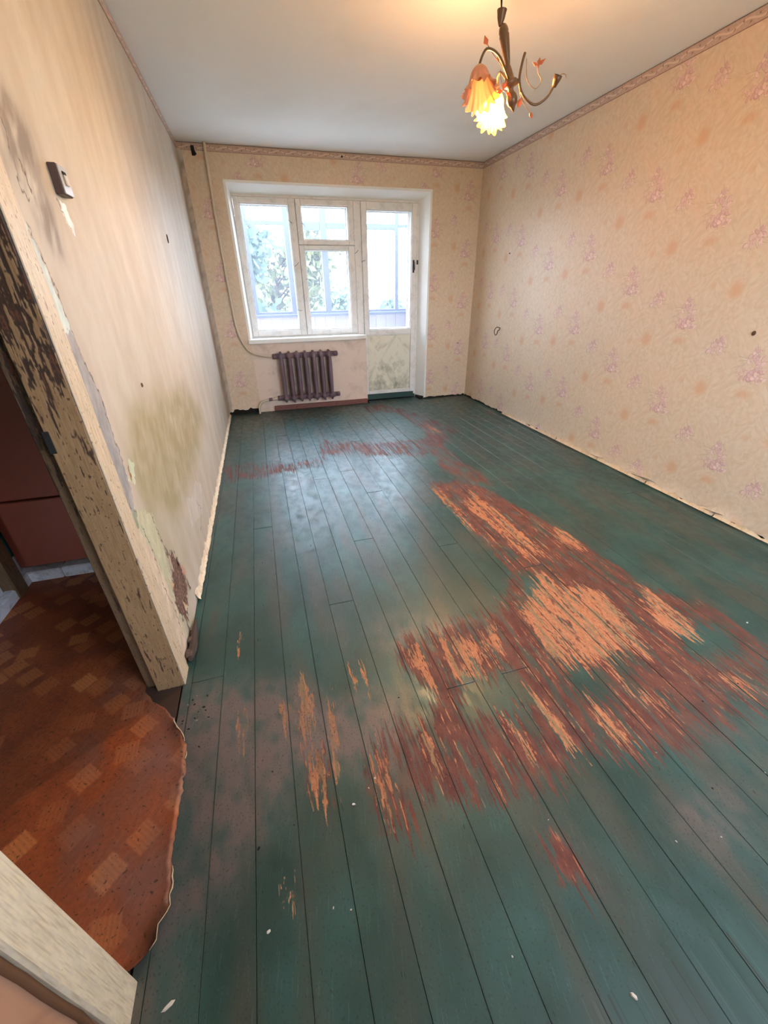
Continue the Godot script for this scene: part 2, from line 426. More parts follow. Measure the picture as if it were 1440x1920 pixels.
func left_textures() -> Array:
	# the left wall from the door casing (z = -1.1) to the window wall, in (z, y)
	var W := 2048
	var HH := 1280
	var area := Rect2(ZB, 0.0, 4.031, H)
	var layers := [
		[P([-1.16,1.05, -1.257,0.98, -1.25,0.85, -1.33,0.67, -1.16,0.3]), Color(0.50, 0.53, 0.43), 0.75],
		[P([-1.20,1.60, -1.235,1.288, -1.243,1.221, -1.244,1.102, -1.246,0.985, -1.261,0.869, -1.264,0.751, -1.292,0.676, -1.324,0.685, -1.352,0.739, -1.361,0.83, -1.358,0.92, -1.378,1.025, -1.337,1.147, -1.328,1.208, -1.329,1.264, -1.319,1.31, -1.30,1.42]), Color(0.60, 0.58, 0.575), 0.95],
		[P([-1.267,1.45, -1.24,1.358, -1.235,1.288, -1.23,1.227, -1.257,1.194, -1.332,1.223, -1.322,1.31, -1.310,1.364, -1.290,1.44]), Color(0.78, 0.82, 0.80), 0.9],
		[P([-1.416,0.822, -1.456,0.788, -1.40,0.735, -1.354,0.765]), Color(0.74, 0.77, 0.66), 0.9],
		[P([-1.385,0.80, -1.40,0.81, -1.392,0.76, -1.375,0.755]), Color(0.62, 0.42, 0.27), 0.85],
		[P([-1.333,0.676, -1.469,0.588, -1.46,0.43, -1.41,0.22, -1.39,0.04, -1.303,0.10, -1.272,0.423, -1.294,0.606]), Color(0.74, 0.73, 0.60), 0.8],
		[P([-1.30,0.62, -1.36,0.45, -1.38,0.2, -1.36,0.02, -1.16,0.02, -1.16,0.5]), Color(0.83, 0.74, 0.65), 0.85],
		[P([-1.477,0.418, -1.556,0.35, -1.587,0.267, -1.61,0.17, -1.532,0.109, -1.44,0.06, -1.388,0.184, -1.40,0.264, -1.498,0.331]), Color(0.33, 0.24, 0.20), 0.97],
		[P([-1.585,0.31, -1.60,0.26, -1.64,0.19, -1.595,0.2]), Color(0.72, 0.52, 0.47), 0.8],
		[P([-2.29,0.36, -2.45,0.27, -2.28,0.16, -1.95,0.25, -2.0,0.40, -2.12,0.33]), Color(0.84, 0.83, 0.84), 0.32],
		[P([-1.563,1.516, -1.601,1.524, -1.622,1.462, -1.588,1.445, -1.554,1.485]), Color(0.93, 0.94, 0.95), 0.85],
	]
	var bb := layers.map(func(e): return bounds(e[0]))
	var cracks := [
		[P([-1.383,1.577, -1.39,1.53, -1.40,1.500]), 0.004], [P([-1.375,1.660, -1.36,1.60, -1.338,1.506, -1.36,1.49]), 0.003],
		[P([-1.300,1.44, -1.322,1.364, -1.333,1.264, -1.340,1.147, -1.372,1.04, -1.36,0.92, -1.364,0.83]), 0.0035],
		[P([-1.235,1.36, -1.243,1.221, -1.248,1.0, -1.264,0.87, -1.29,0.70, -1.33,0.66]), 0.003],
		[P([-1.33,0.62, -1.35,0.50, -1.333,0.36, -1.36,0.2, -1.35,0.08]), 0.004], [P([-1.45,0.602, -1.46,0.507, -1.48,0.404, -1.44,0.25]), 0.004],
		[P([-1.55,1.52, -1.57,1.475, -1.59,1.45]), 0.003], [P([-2.2,0.27, -2.26,0.2, -2.1,0.12]), 0.003],
	]
	var olive := mask([
		[P([-1.50,0.95, -2.2,0.88, -2.7,0.80, -3.1,0.52, -2.6,0.42, -2.0,0.42, -1.76,0.42, -1.42,0.55, -1.40,0.75]), 0.9],
		[P([-1.3,0.5, -1.6,0.6, -1.8,0.3, -1.5,0.05, -1.3,0.05]), 0.35],
	], area, 192, 120, 5.0, W, HH)
	var dark_tint := mask([  # dirt near the switch; darker band up the corner by the window wall
		[P([-1.33,1.64, -1.42,1.72, -1.52,1.66, -1.50,1.50, -1.45,1.36, -1.38,1.42]), 0.8], [P([-1.2,1.64, -1.33,1.64, -1.34,1.5, -1.2,1.45]), 0.4],
		[P([-5.1,0.0, -4.8,0.0, -4.9,1.4, -5.0,2.4, -5.13,2.4]), 0.45], [P([-1.7,0.95, -1.85,0.98, -1.83,0.95]), 0.5],
	], area, 192, 120, 3.0, W, HH)
	var fn := func(px: int, py: int) -> Color:
		var z := ZB + (px + 0.5) / W * 4.031
		var y := (1.0 - (py + 0.5) / HH) * H
		var m := (HH - 1 - py) * W + px
		var s := N1.get_noise_2d(z * 5.0, y * 1.6)
		var s2 := N1.get_noise_2d(z * 15.0 + y * 6.0, y * 7.0 + 50.0)
		var e := N2.get_noise_2d(z * 70.0, y * 26.0)
		var c := Color(0.725, 0.67, 0.605).lerp(Color(0.775, 0.735, 0.68), clampf(0.5 + s + s2 * 0.4, 0.0, 1.0))
		c = c.lerp(Color(0.71, 0.62, 0.51), clampf(s2 * 0.6 - 0.12, 0.0, 0.25))
		c = c.lerp(Color(0.60, 0.55, 0.40), clampf(olive[m] / 255.0 * (0.72 + s2 * 0.35 + N1.get_noise_2d(z * 4.0, y * 5.0) * 0.5), 0.0, 0.85))
		c = c.lerp(Color(0.47, 0.41, 0.37), clampf(dark_tint[m] / 255.0 * (0.7 + s2), 0.0, 0.8))
		var hgt := 0.5 + e * 0.10 + s2 * 0.06
		if z > -2.5:
			var q := Vector2(z + 0.010 * N2.get_noise_2d(z * 45.0, y * 30.0), y + 0.014 * N2.get_noise_2d(z * 30.0 + 90.0, y * 30.0))
			for i in layers.size():
				var qq := q if i != 7 else q + Vector2(0.03 * N2.get_noise_2d(z * 30.0 + 9.0, y * 16.0), 0.035 * N2.get_noise_2d(z * 50.0, y * 22.0 + 5.0))
				if inside(qq, layers[i][0], bb[i]):
					var col: Color = layers[i][1]
					if i == 7:
						col = col.lerp(Color(0.58, 0.43, 0.37), clampf(0.4 + N2.get_noise_2d(z * 60.0, y * 60.0) * 1.3, 0.0, 1.0))
					c = c.lerp(Color(col.r + s2 * 0.10 + e * 0.04, col.g + s2 * 0.09 + e * 0.04, col.b + s2 * 0.08 + e * 0.04), layers[i][2])
					hgt = (0.18 if i == 7 else 0.40 - 0.015 * i) + e * (0.3 if i == 7 else 0.07)
			for k in cracks:
				var p: PackedVector2Array = k[0]
				for i in p.size() - 1:
					var d := q.distance_to(Geometry2D.get_closest_point_to_segment(q, p[i], p[i + 1]))
					if d < k[1]:
						var f: float = 1.0 - d / k[1]
						c = c.lerp(Color(0.25, 0.20, 0.17), f * clampf(0.75 + e, 0.0, 0.9))
						hgt -= 0.15 * f
		return Color(c.r, c.g, c.b, clampf(hgt, 0.0, 1.0))
	return bake(W, HH, fn)

func casing_textures(cream: Color, bare: Color, top: float, few := 0.0) -> Array:
	# old paint on the door casing: 0.25 m by 2.05 m; bare wood above the height «top»
	var W := 160
	var HH := 1000
	var fn := func(px: int, py: int) -> Color:
		var x := (px + 0.5) / W * 0.25
		var y := (1.0 - (py + 0.5) / HH) * 2.05
		var a := N1.get_noise_2d(x * 60.0, y * 7.0)
		var b := N2.get_noise_2d(x * 90.0, y * 40.0)
		var g := N2.get_noise_2d(x * 260.0, y * 9.0)
		var c := Color(cream.r + a * 0.05 + b * 0.03, cream.g + a * 0.05 + b * 0.03, cream.b + a * 0.05)
		c = c.lerp(Color(cream.r * 0.72, cream.g * 0.66, cream.b * 0.58), clampf(g * 0.8 - 0.05, 0.0, 0.45))
		var lift := smoothstep(top - 0.25, top + 0.1, y)
		var chip := smoothstep(0.30 + few, 0.48 + few, a * 0.8 + b * 0.28 * (0.35 + lift) + g * 0.35 * lift + lift * 0.50)
		var w := Color(bare.r + g * 0.11 + a * 0.05, bare.g + g * 0.08 + a * 0.035, bare.b + g * 0.055 + a * 0.02)
		c = c.lerp(w, chip)
		var rdp := smoothstep(0.45, 0.5, a * 0.6 + lift * 0.28 + b * 0.2) * smoothstep(0.05, 0.2, N1.get_noise_2d(x * 20.0, y * 11.0 + 30.0))
		c = c.lerp(Color(0.42, 0.23, 0.15), rdp * 0.8)
		c = c.lerp(Color(0.2, 0.13, 0.09), smoothstep(0.56, 0.62, b) * 0.7 * maxf(0.0, 1.0 - few * 2.8))
		return Color(c.r, c.g, c.b, clampf(0.7 - chip * 0.4 + g * 0.06, 0.0, 1.0))
	return bake(W, HH, fn)

func lino_textures() -> Array:
	# printed parquet: slanting blocks in several tones, 1.0 m by 1.7 m from (-1.4, -2.1)
	var W := 760
	var HH := 1290
	var fn := func(px: int, py: int) -> Color:
		var x := -1.4 + (px + 0.5) / W
		var z := -2.1 + (py + 0.5) / HH * 1.7
		# mosaic blocks stand on their corners, a few lie square
		var grain := N2.get_noise_2d((x + z) * 40.0, (x - z) * 260.0)
		var wear := N1.get_noise_2d(x * 4.0, z * 4.0)
		var blur := N2.get_noise_2d(x * 60.0, z * 60.0)
		var c := Color(0.60, 0.29, 0.15).lerp(Color(0.47, 0.215, 0.115), clampf(0.5 + wear + blur * 0.4, 0.0, 1.0))
		var d := 9.0
		for set_ in 2:
			var p := Vector2(x, z).rotated(PI * 0.25 if set_ == 0 else 0.06) / (0.098 if set_ == 0 else 0.152)
			var cell := p.floor()
			var h := hash1(cell.x * 7.31 + cell.y * 3.17 + set_ * 41.0)
			var o := p - cell - Vector2(0.5, 0.5) - Vector2(hash1(h * 31.0) - 0.5, hash1(h * 57.0) - 0.5) * (0.45 if set_ == 0 else 0.5)
			o *= 0.098 if set_ == 0 else 0.152
			if h < (0.52 if set_ == 0 else 0.25):
				d = maxf(absf(o.x) - 0.034, absf(o.y) - 0.030 - 0.008 * h) + blur * 0.003
				var col := Color(0.83, 0.50, 0.28).lerp(Color(0.66, 0.34, 0.185), fposmod(h * 37.0, 1.0))
				var strip := 0.5 + 0.5 * sin(o.x * 560.0)
				c = c.lerp(col.lerp(col * 0.82, strip * 0.6), smoothstep(0.005, -0.004, d) * (0.55 + 0.4 * hash1(h * 91.0)))
		c = c.lerp(c * 0.75, clampf(grain * 0.6, 0.0, 0.4))
		c = c.lerp(Color(0.50, 0.35, 0.31), clampf(0.16 + wear * 0.7 + (x + 0.66) * 1.6, 0.0, 0.72))  # greyish purple sheen painted in towards the room-side edge, uneven with wear
		var sc := N2.get_noise_2d(x * 160.0 + z * 90.0, z * 14.0)
		c = c.lerp(Color(0.58, 0.42, 0.34), smoothstep(0.45, 0.62, sc) * 0.4)
		c = c.lerp(Color(0.10, 0.07, 0.06), smoothstep(0.56, 0.62, N2.get_noise_2d(x * 70.0, z * 70.0)) * 0.5)
		return Color(c.r, c.g, c.b, clampf(0.55 + grain * 0.08 + wear * 0.1, 0.0, 1.0))
	return bake(W, HH, fn)

func border_textures() -> Array:
	# the paper border under the ceiling: a running scroll, 0.16 m by 0.055 m
	var W := 256
	var HH := 88
	var fn := func(px: int, py: int) -> Color:
		var u := (px + 0.5) / W
		var v := (py + 0.5) / HH
		var n := N3.get_noise_3d(cos(u * TAU) * 1.5, sin(u * TAU) * 1.5, v * 4.0)
		var c := Color(0.70, 0.59, 0.53).lerp(Color(0.76, 0.66, 0.60), clampf(0.5 + n, 0.0, 1.0))
		var wave := 0.5 + 0.16 * sin(u * TAU)
		c = c.lerp(Color(0.84, 0.75, 0.68), smoothstep(0.12, 0.03, absf(v - wave)))
		for k in 4:
			var q := Vector2(fposmod(u - 0.13 - k * 0.25 + 0.5, 1.0) - 0.5, (v - (0.34 if k % 2 else 0.66)) * 0.35)
			q = q.rotated(0.8 if k % 2 else -0.8)
			c = c.lerp(Color(0.50, 0.38, 0.33), 0.8 * smoothstep(1.1, 0.6, Vector2(q.x / 0.055, q.y / 0.03).length()))
			c = c.lerp(Color(0.80, 0.62, 0.55), 0.8 * smoothstep(1.0, 0.5, Vector2((q.x - 0.02) / 0.025, q.y / 0.02).length()))
		c = c.lerp(Color(0.47, 0.35, 0.28), smoothstep(0.06, 0.03, minf(v, 1.0 - v)) * 0.85)
		return Color(c.r, c.g, c.b, 0.5 + n * 0.2)
	return bake(W, HH, fn)

func stain_textures(base: Color, stain: Color, amount: float, fx: float, fy: float, bottom := 0.0) -> Array:
	var W := 384
	var HH := 384
	var fn := func(px: int, py: int) -> Color:
		var u := (px + 0.5) / W
		var v := (py + 0.5) / HH
		var a := u * TAU
		var b := v * TAU
		var n := N3.get_noise_3d(cos(a) * fx + 9.0, sin(a) * fx + cos(b) * fy, sin(b) * fy)
		var n2 := N3.get_noise_3d(cos(a) * fx * 4.0 + 9.0, sin(a) * fx * 4.0 + cos(b) * fy * 4.0, sin(b) * fy * 4.0)
		var c := base.lerp(stain, clampf(n * amount + n2 * amount * 0.5 + bottom * smoothstep(0.35, 0.95, v) * (0.8 + n2 * 0.35), 0.0, 0.9))
		return Color(c.r, c.g, c.b, clampf(0.5 + n2 * 0.3, 0.0, 1.0))
	return bake(W, HH, fn)

# ---------------------------------------------------------------- pieces
func paper_strip(parent: Node3D, along_z: bool, s0: float, s1: float, y0: float, y1: float, voff: float, uoff: float, curl: float, sd: int, ragged := 0.012) -> void:
	# one length of wallpaper on the right wall (s is -z) or the window wall (s is x); its lower end curls away from the wall
	var st := nw(true)
	var r := RandomNumberGenerator.new()
	r.seed = sd
	var nx := maxi(3, int((s1 - s0) / 0.03))
	var ys := [0.0, 0.012, 0.024, 0.038, 0.055, 0.08, 0.13, 0.3]
	var ph := 1.3
	var rows := []
	var n := ys.size() + 3
	for j in n:
		var row := []
		for i in nx + 1:
			var f := float(i) / nx
			var s := lerpf(s0, s1, f)
			var low := y0 + ragged * (0.5 + 0.5 * sin(s * 23.0 + ph) * sin(s * 61.0 + ph * 2.0)) + ragged * N2.get_noise_2d(s * 60.0, sd) * 0.8
			var y: float = low + ys[j] if j < ys.size() else lerpf(low + ys[-1], y1, float(j - ys.size() + 1) / 3.0)
			var out := 0.0012
			if j < 6:
				var t: float = 1.0 - ys[j] / 0.08
				out += curl * t * t * (0.55 + 0.45 * sin(s * 17.0 + ph))
			row.append([Vector3(XR - out, y, -s) if along_z else Vector3(s, y, ZB + out), Vector2((s - uoff) / 0.5, (voff - y) / 0.54)])
		rows.append(row)
	var hint := Vector3(-1, 0.2, 0) if along_z else Vector3(0, 0.2, 1)
	for j in n - 1:
		for i in nx:
			var a = rows[j][i]
			var b = rows[j][i + 1]
			var c = rows[j + 1][i + 1]
			var d = rows[j + 1][i]
			quad(st, a[0], b[0], c[0], d[0], hint, [a[1], b[1], c[1], d[1]])
	obj("wallpaper_strip", st, M.paper, parent, true)

func torn_edge(parent: Node3D, z0: float, z1: float, h: float, curl: float, sd: int, x0 := XL, sx := 1.0, m: Material = null) -> void:
	# a loose length of paper along the foot of a side wall
	var st := nw(true)
	var nx := maxi(3, int(absf(z1 - z0) / 0.025))
	var prev := []
	for i in nx + 1:
		var z := lerpf(z0, z1, float(i) / nx)
		var a := 0.5 + 0.5 * N2.get_noise_2d(z * 30.0, sd * 3.0)
		var hh := h * (0.75 + 0.6 * N2.get_noise_2d(z * 14.0, sd * 7.0 + 40.0))
		var row := [Vector3(x0 + sx * 0.001, hh, z), Vector3(x0 + sx * (0.004 + 0.3 * curl * a), hh * 0.62, z), Vector3(x0 + sx * (0.006 + 0.8 * curl * a), hh * 0.3, z), Vector3(x0 + sx * (0.008 + curl * (0.4 + a)), 0.005 + 0.006 * a, z)]
		if i > 0:
			for k in 3:
				quad(st, prev[k], prev[k + 1], row[k + 1], row[k], Vector3(sx, 0.6, 0))
		prev = row
	obj("wallpaper_flap", st, m if m else M.torn, parent, true)

func sash(parent: Node3D, called: String, x0: float, x1: float, y0: float, y1: float, gx0: float, gx1: float, gy0: float, gy1: float, z: float, d := 0.042) -> MeshInstance3D:
	var st := nw()
	var e := 0.004
	box(st, Vector3(x0, y0, z - d), Vector3(gx0, y1, z), e)
	box(st, Vector3(gx1, y0, z - d), Vector3(x1, y1, z), e)
	box(st, Vector3(gx0, y0, z - d), Vector3(gx1, gy0, z - 0.001), e)
	box(st, Vector3(gx0, gy1, z - d), Vector3(gx1, y1, z - 0.001), e)
	# glazing beads
	var b := 0.009
	for q in [[gx0, gy0, gx0 + b, gy1], [gx1 - b, gy0, gx1, gy1], [gx0 + b, gy0, gx1 - b, gy0 + b], [gx0 + b, gy1 - b, gx1 - b, gy1]]:
		box(st, Vector3(q[0], q[1], z - d * 0.7), Vector3(q[2], q[3], z - 0.010), 0.003)
	var o := obj(called, st, M.frame, parent)
	var g := nw()
	box(g, Vector3(gx0 + 0.001, gy0 + 0.001, z - d * 0.55), Vector3(gx1 - 0.001, gy1 - 0.001, z - d * 0.55 + 0.003))
	obj("pane", g, M.glass, o)
	return o

func bent_nail(parent: Node, at: Vector3, turn: float, l: float) -> void:
	var st := nw(true)
	var T := Transform3D(Basis(Vector3.BACK, turn), at)
	var pts := curve([T * Vector3(0, 0, -0.01), T * Vector3(0, 0, 0.008), T * Vector3(l * 0.4, 0.002, 0.013), T * Vector3(l, -0.004, 0.010)], 4)
	tube(st, pts, [0.0022, 0.0022, 0.0022, 0.002], 6)
	obj("nail", st, M.iron, parent, true)

func leaf(st: SurfaceTool, at: Vector3, dir: Vector3, l: float, w: float) -> void:
	var d := dir.normalized()
	var s := d.cross(Vector3(0.25, 0.1, 1.0)).normalized()
	var n := d.cross(s).normalized()
	var tip := at + d * l
	var mid := at + d * l * 0.42
	for k in [1.0, -1.0]:
		var p: Vector3 = mid + s * w * 0.5 * k + n * w * 0.18
		var q := n * 0.0009
		tri(st, at + q, p + q, tip + q, n)
		tri(st, at - q, p - q, tip - q, -n)
		quad(st, at + q, p + q, p - q, at - q, s * k)
		quad(st, p + q, tip + q, tip - q, p - q, s * k)

func tree(called: String, label: String, at: Vector3, h: float, w: float, m: Material, sd: int) -> void:
	var t := thing(called, label, "tree", at)
	var r := RandomNumberGenerator.new()
	r.seed = sd
	var st := nw(true)
	tube(st, curve([Vector3.ZERO, Vector3(0.1, h * 0.35, 0), Vector3(-0.05, h * 0.62, 0.1), Vector3(0.05, h * 0.95, 0)], 4), [0.16, 0.15, 0.14, 0.13, 0.12, 0.11, 0.1, 0.09, 0.07, 0.05, 0.04, 0.03, 0.02], 8)
	var tips := []
	for i in 26:
		var y := h * r.randf_range(0.25, 0.92)
		var a := r.randf() * TAU
		var l: float = w * (0.35 + 0.65 * sin(PI * clampf((y / h - 0.12) / 0.95, 0.0, 1.0))) * r.randf_range(0.7, 1.1)
		var e := Vector3(cos(a) * l, y + l * 0.35, sin(a) * l)
		tube(st, curve([Vector3(0, y * 0.92, 0), Vector3(cos(a) * l * 0.5, y + l * 0.1, sin(a) * l * 0.5), e], 3), [0.05, 0.04, 0.03, 0.02, 0.012], 5, false)
		for k in 6:
			tips.append(Vector3(0, y * 0.95, 0).lerp(e, r.randf_range(0.35, 1.05)))
	obj("trunk", st, M.bark, t, true)
	var f := nw()
	for i in 9000:
		var c: Vector3 = tips[i % tips.size()] + Vector3(r.randfn(), r.randfn() * 0.8, r.randfn()) * w * 0.13
		var d := Vector3(r.randfn(), r.randfn() - 0.4, r.randfn()).normalized()
		var s := d.cross(Vector3(r.randfn(), r.randfn(), r.randfn())).normalized()
		var l := r.randf_range(0.18, 0.32)
		tri(f, c, c + d * l + s * l * 0.34, c + d * l * 1.6, d.cross(s), [Vector2.ZERO, Vector2.ONE, Vector2.RIGHT])
		tri(f, c, c + d * l - s * l * 0.34, c + d * l * 1.6, d.cross(s), [Vector2.ZERO, Vector2.ONE, Vector2.RIGHT])
	obj("foliage", f, m, t).set_meta("kind", "stuff")

# ---------------------------------------------------------------- scene
func _ready() -> void:
	# camera
	var cam := Camera3D.new()
	cam.name = "camera"
	add_child(cam)
	cam.fov = 104.188
	cam.near = 0.02
	cam.transform = Transform3D(Basis(Vector3(0.960351, -0.013332, 0.278475), Vector3(0.146728, 0.873498, -0.464189), Vector3(-0.237059, 0.486645, 0.840821)), Vector3(0, 1.29519, 0))
	cam.current = true
	# sky and exposure
	var env := Environment.new()
	env.background_mode = Environment.BG_SKY
	var sky := ProceduralSkyMaterial.new()
	sky.sky_top_color = Color(0.80, 0.89, 1.0)
	sky.sky_horizon_color = Color(0.93, 0.965, 1.0)
	sky.ground_horizon_color = Color(0.76, 0.77, 0.75)  # lower half brightened to light the ceiling from below
	sky.ground_bottom_color = Color(0.52, 0.53, 0.50)
	sky.sky_energy_multiplier = 1.0
	sky.ground_energy_multiplier = 1.0
	env.sky = Sky.new()
	env.sky.sky_material = sky
	env.background_energy_multiplier = 18.0
	env.tonemap_mode = Environment.TONE_MAPPER_LINEAR
	env.tonemap_exposure = 1.2
	env.sdfgi_enabled = true
	env.ssao_enabled = true
	env.ssil_enabled = true
	var we := WorldEnvironment.new()
	we.name = "environment"
	we.environment = env
	add_child(we)

	for a in [[N1, 3, 11], [N2, 2, 23], [N3, 3, 37]]:
		a[0].noise_type = FastNoiseLite.TYPE_SIMPLEX_SMOOTH
		a[0].frequency = 1.0
		a[0].fractal_octaves = a[1]
		a[0].seed = a[2]
	rng.seed = 5
	materials()
	room()
	windows()
	balcony()
	doorway_and_hall()
	heating()
	chandelier()
	small_things()
	outside()

func materials() -> void:
	var t := floor_textures()
	var uv := Vector4(1.0 / (XR - XL), 1.0 / (FZ - ZB), -XL / (XR - XL), -ZB / (FZ - ZB))
	M.boards = mat(Color.WHITE, 0.40, t, 0.03, uv, false)
	M.boards.roughness_texture = t[1]
	M.boards.roughness_texture_channel = BaseMaterial3D.TEXTURE_CHANNEL_GREEN
	M.boards.roughness = 2.1
	M.boards.metallic_specular = 0.58
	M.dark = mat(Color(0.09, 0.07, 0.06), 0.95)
	t = paper_textures()
	M.paper = mat(Color.WHITE, 0.46, t, 0.05, Vector4(1, 1, 0, 0))
	M.paper.cull_mode = BaseMaterial3D.CULL_DISABLED
	t = left_textures()
	M.left = mat(Color.WHITE, 0.62, t, 0.16, Vector4(-1.0 / 4.031, 1.0 / H, -ZB / 4.031, 1.0), false)
	t = stain_textures(Color(0.90, 0.865, 0.81), Color(0.62, 0.52, 0.43), 0.45, 1.2, 1.0)
	M.torn = mat(Color(0.98, 0.95, 0.90), 0.75, t, 0.03, Vector4(3, 3, 0, 0))
	M.torn.cull_mode = BaseMaterial3D.CULL_DISABLED
	M.torn_beige = mat(Color(0.90, 0.82, 0.71), 0.75, t, 0.03, Vector4(2.3, 2.3, 0, 0))
	M.torn_beige.cull_mode = BaseMaterial3D.CULL_DISABLED
	M.near_wall = mat(Color(0.76, 0.59, 0.50), 0.7, t, 0.05, Vector4(1.6, 0.9, 0, 0))
	t = stain_textures(Color(0.945, 0.94, 0.925), Color(0.88, 0.865, 0.84), 0.4, 0.4, 0.4)
	M.ceiling = mat(Color(1, 1, 1), 0.9, t, 0.0, Vector4(0.35, 0.35, 0, 0))
	M.plaster = mat(Color(0.97, 0.97, 0.96), 0.7, t, 0.03, Vector4(0.8, 0.8, 0, 0))
	t = stain_textures(Color(0.87, 0.78, 0.71), Color(0.62, 0.55, 0.45), 0.4, 0.7, 0.7)
	M.parapet = mat(Color(1, 1, 1), 0.55, t, 0.04, Vector4(1.0, 1.0, 0.2, 0))
	t = stain_textures(Color(0.89, 0.88, 0.86), Color(0.62, 0.59, 0.55), 0.35, 0.9, 0.9)
	M.frame = mat(Color.WHITE, 0.5, t, 0.03, Vector4(1.7, 1.7, 0, 0))
	t = stain_textures(Color(0.88, 0.86, 0.78), Color(0.46, 0.47, 0.38), 0.5, 0.45, 0.45, 0.36)
	M.door_panel = mat(Color.WHITE, 0.5, t, 0.04, Vector4(1.0 / 0.57, 1.0 / 0.70, -1.30 / 0.57, 0.82 / 0.70))
	t = border_textures()
	M.border = mat(Color.WHITE, 0.6, t, 0.02, Vector4(1.0 / 0.16, 1.0 / 0.055, 0, 2.497 / 0.055))
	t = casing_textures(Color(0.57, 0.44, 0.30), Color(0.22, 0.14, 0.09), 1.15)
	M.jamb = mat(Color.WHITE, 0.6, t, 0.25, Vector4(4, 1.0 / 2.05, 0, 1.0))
	t = casing_textures(Color(0.80, 0.72, 0.61), Color(0.45, 0.33, 0.24), 3.2, 0.12)
	M.casing = mat(Color.WHITE, 0.5, t, 0.2, Vector4(4, 1.0 / 2.05, 0, 1.0))
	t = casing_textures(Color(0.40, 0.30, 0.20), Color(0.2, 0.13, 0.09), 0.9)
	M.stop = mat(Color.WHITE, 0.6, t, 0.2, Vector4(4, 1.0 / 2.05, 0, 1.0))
	t = casing_textures(Color(0.83, 0.77, 0.66), Color(0.50, 0.38, 0.28), 3.6, 0.34)
	M.near_casing = mat(Color.WHITE, 0.5, t, 0.1, Vector4(4, 1.0 / 2.05, 0, 1.0))
	t = lino_textures()
	M.lino = mat(Color.WHITE, 0.48, t, 0.04, Vector4(1, 1.0 / 1.7, 1.4, 2.1 / 1.7))
	t = stain_textures(Color(0.66, 0.35, 0.28), Color(0.54, 0.33, 0.25), 0.6, 0.9, 0.9)
	M.brown_door = mat(Color(0.97, 0.97, 0.97), 0.45, t, 0.02, Vector4(0.8, 0.6, 0, 0))
	t = stain_textures(Color(0.10, 0.42, 0.38), Color(0.07, 0.31, 0.28), 0.6, 1.2, 1.2)
	M.teal = mat(Color.WHITE, 0.5, t, 0.04, Vector4(1.2, 1.2, 0, 0))
	t = stain_textures(Color(0.88, 0.88, 0.90), Color(0.45, 0.42, 0.40), 0.5, 1.0, 1.0)
	M.white_board = mat(Color.WHITE, 0.5, t, 0.08, Vector4(2, 2, 0, 0))
	t = stain_textures(Color(0.43, 0.35, 0.385), Color(0.31, 0.24, 0.25), 0.7, 1.8, 1.8)
	M.iron_paint = mat(Color.WHITE, 0.42, t, 0.05, Vector4(4, 4, 0, 0))
	t = stain_textures(Color(0.46, 0.27, 0.23), Color(0.25, 0.18, 0.16), 0.7, 2.0, 2.0)
	M.red_board = mat(Color.WHITE, 0.55, t, 0.06, Vector4(2, 2, 0, 0))
	M.hall_floor = mat(Color(0.25, 0.17, 0.13), 0.7)
	t = stain_textures(Color(0.40, 0.32, 0.28), Color(0.15, 0.11, 0.09), 0.9, 3.0, 3.0)
	M.rubble = mat(Color.WHITE, 0.9, t, 0.4, Vector4(6, 6, 0, 0))
	M.dirt_edge = mat(Color(0.40, 0.27, 0.165), 0.95)
	M.green_paint = mat(Color(0.15, 0.27, 0.24), 0.5)
	M.pipe = mat(Color(0.80, 0.74, 0.65), 0.4)
	M.iron = mat(Color(0.16, 0.15, 0.15), 0.55)
	M.iron.metallic = 0.5
	M.bakelite = mat(Color(0.30, 0.22, 0.19), 0.45)
	M.steel = mat(Color(0.70, 0.68, 0.67), 0.3)
	M.steel.metallic = 0.3
	M.hole = mat(Color(0.10, 0.08, 0.07), 0.9)
	M.wood_plug = mat(Color(0.36, 0.24, 0.17), 0.8)
	M.crumb = mat(Color(0.80, 0.77, 0.72), 0.9)
	M.dust_crumb = mat(Color(0.55, 0.51, 0.47), 0.9)
	M.grit = mat(Color(0.11, 0.09, 0.08), 0.9)
	M.glass = mat(Color(0.86, 0.88, 0.95, 0.03), 0.6)
	M.glass.transparency = BaseMaterial3D.TRANSPARENCY_ALPHA
	M.glass.backlight_enabled = true
	M.glass.backlight = Color(0.9, 0.92, 1.0)
	M.balcony_wood = mat(Color(0.385, 0.40, 0.455), 0.7)
	M.balcony_panel = mat(Color(0.70, 0.665, 0.68), 0.8)
	M.concrete = mat(Color(0.82, 0.81, 0.80), 0.9)
	M.bark = mat(Color(0.33, 0.28, 0.24), 0.9)
	for g in [["leaf_green", Color(0.25, 0.33, 0.22)], ["leaf_blue", Color(0.19, 0.29, 0.22)], ["leaf_yellow", Color(0.36, 0.38, 0.21)]]:
		M[g[0]] = mat(g[1], 0.7)
		M[g[0]].cull_mode = BaseMaterial3D.CULL_DISABLED
		M[g[0]].backlight_enabled = true
		M[g[0]].backlight = Color(0.3, 0.3, 0.3)
	M.bounce_ground = mat(Color(0.80, 0.80, 0.76), 0.95)  # unseen yard, colour raised to bounce daylight up to the ceiling
	M.bronze = mat(Color(0.42, 0.33, 0.25), 0.38)
	M.bronze.metallic = 0.35
	M.stem = mat(Color(0.58, 0.47, 0.36), 0.4)
	M.stem.metallic = 0.2
	M.leafy = mat(Color(0.66, 0.42, 0.27), 0.5)
	M.leafy.backlight_enabled = true
	M.leafy.backlight = Color(0.6, 0.32, 0.12)
	M.shade = mat(Color(0.76, 0.56, 0.46), 0.35)
	M.shade.cull_mode = BaseMaterial3D.CULL_DISABLED
	M.shade.transparency = BaseMaterial3D.TRANSPARENCY_ALPHA
	M.shade.albedo_color.a = 0.86
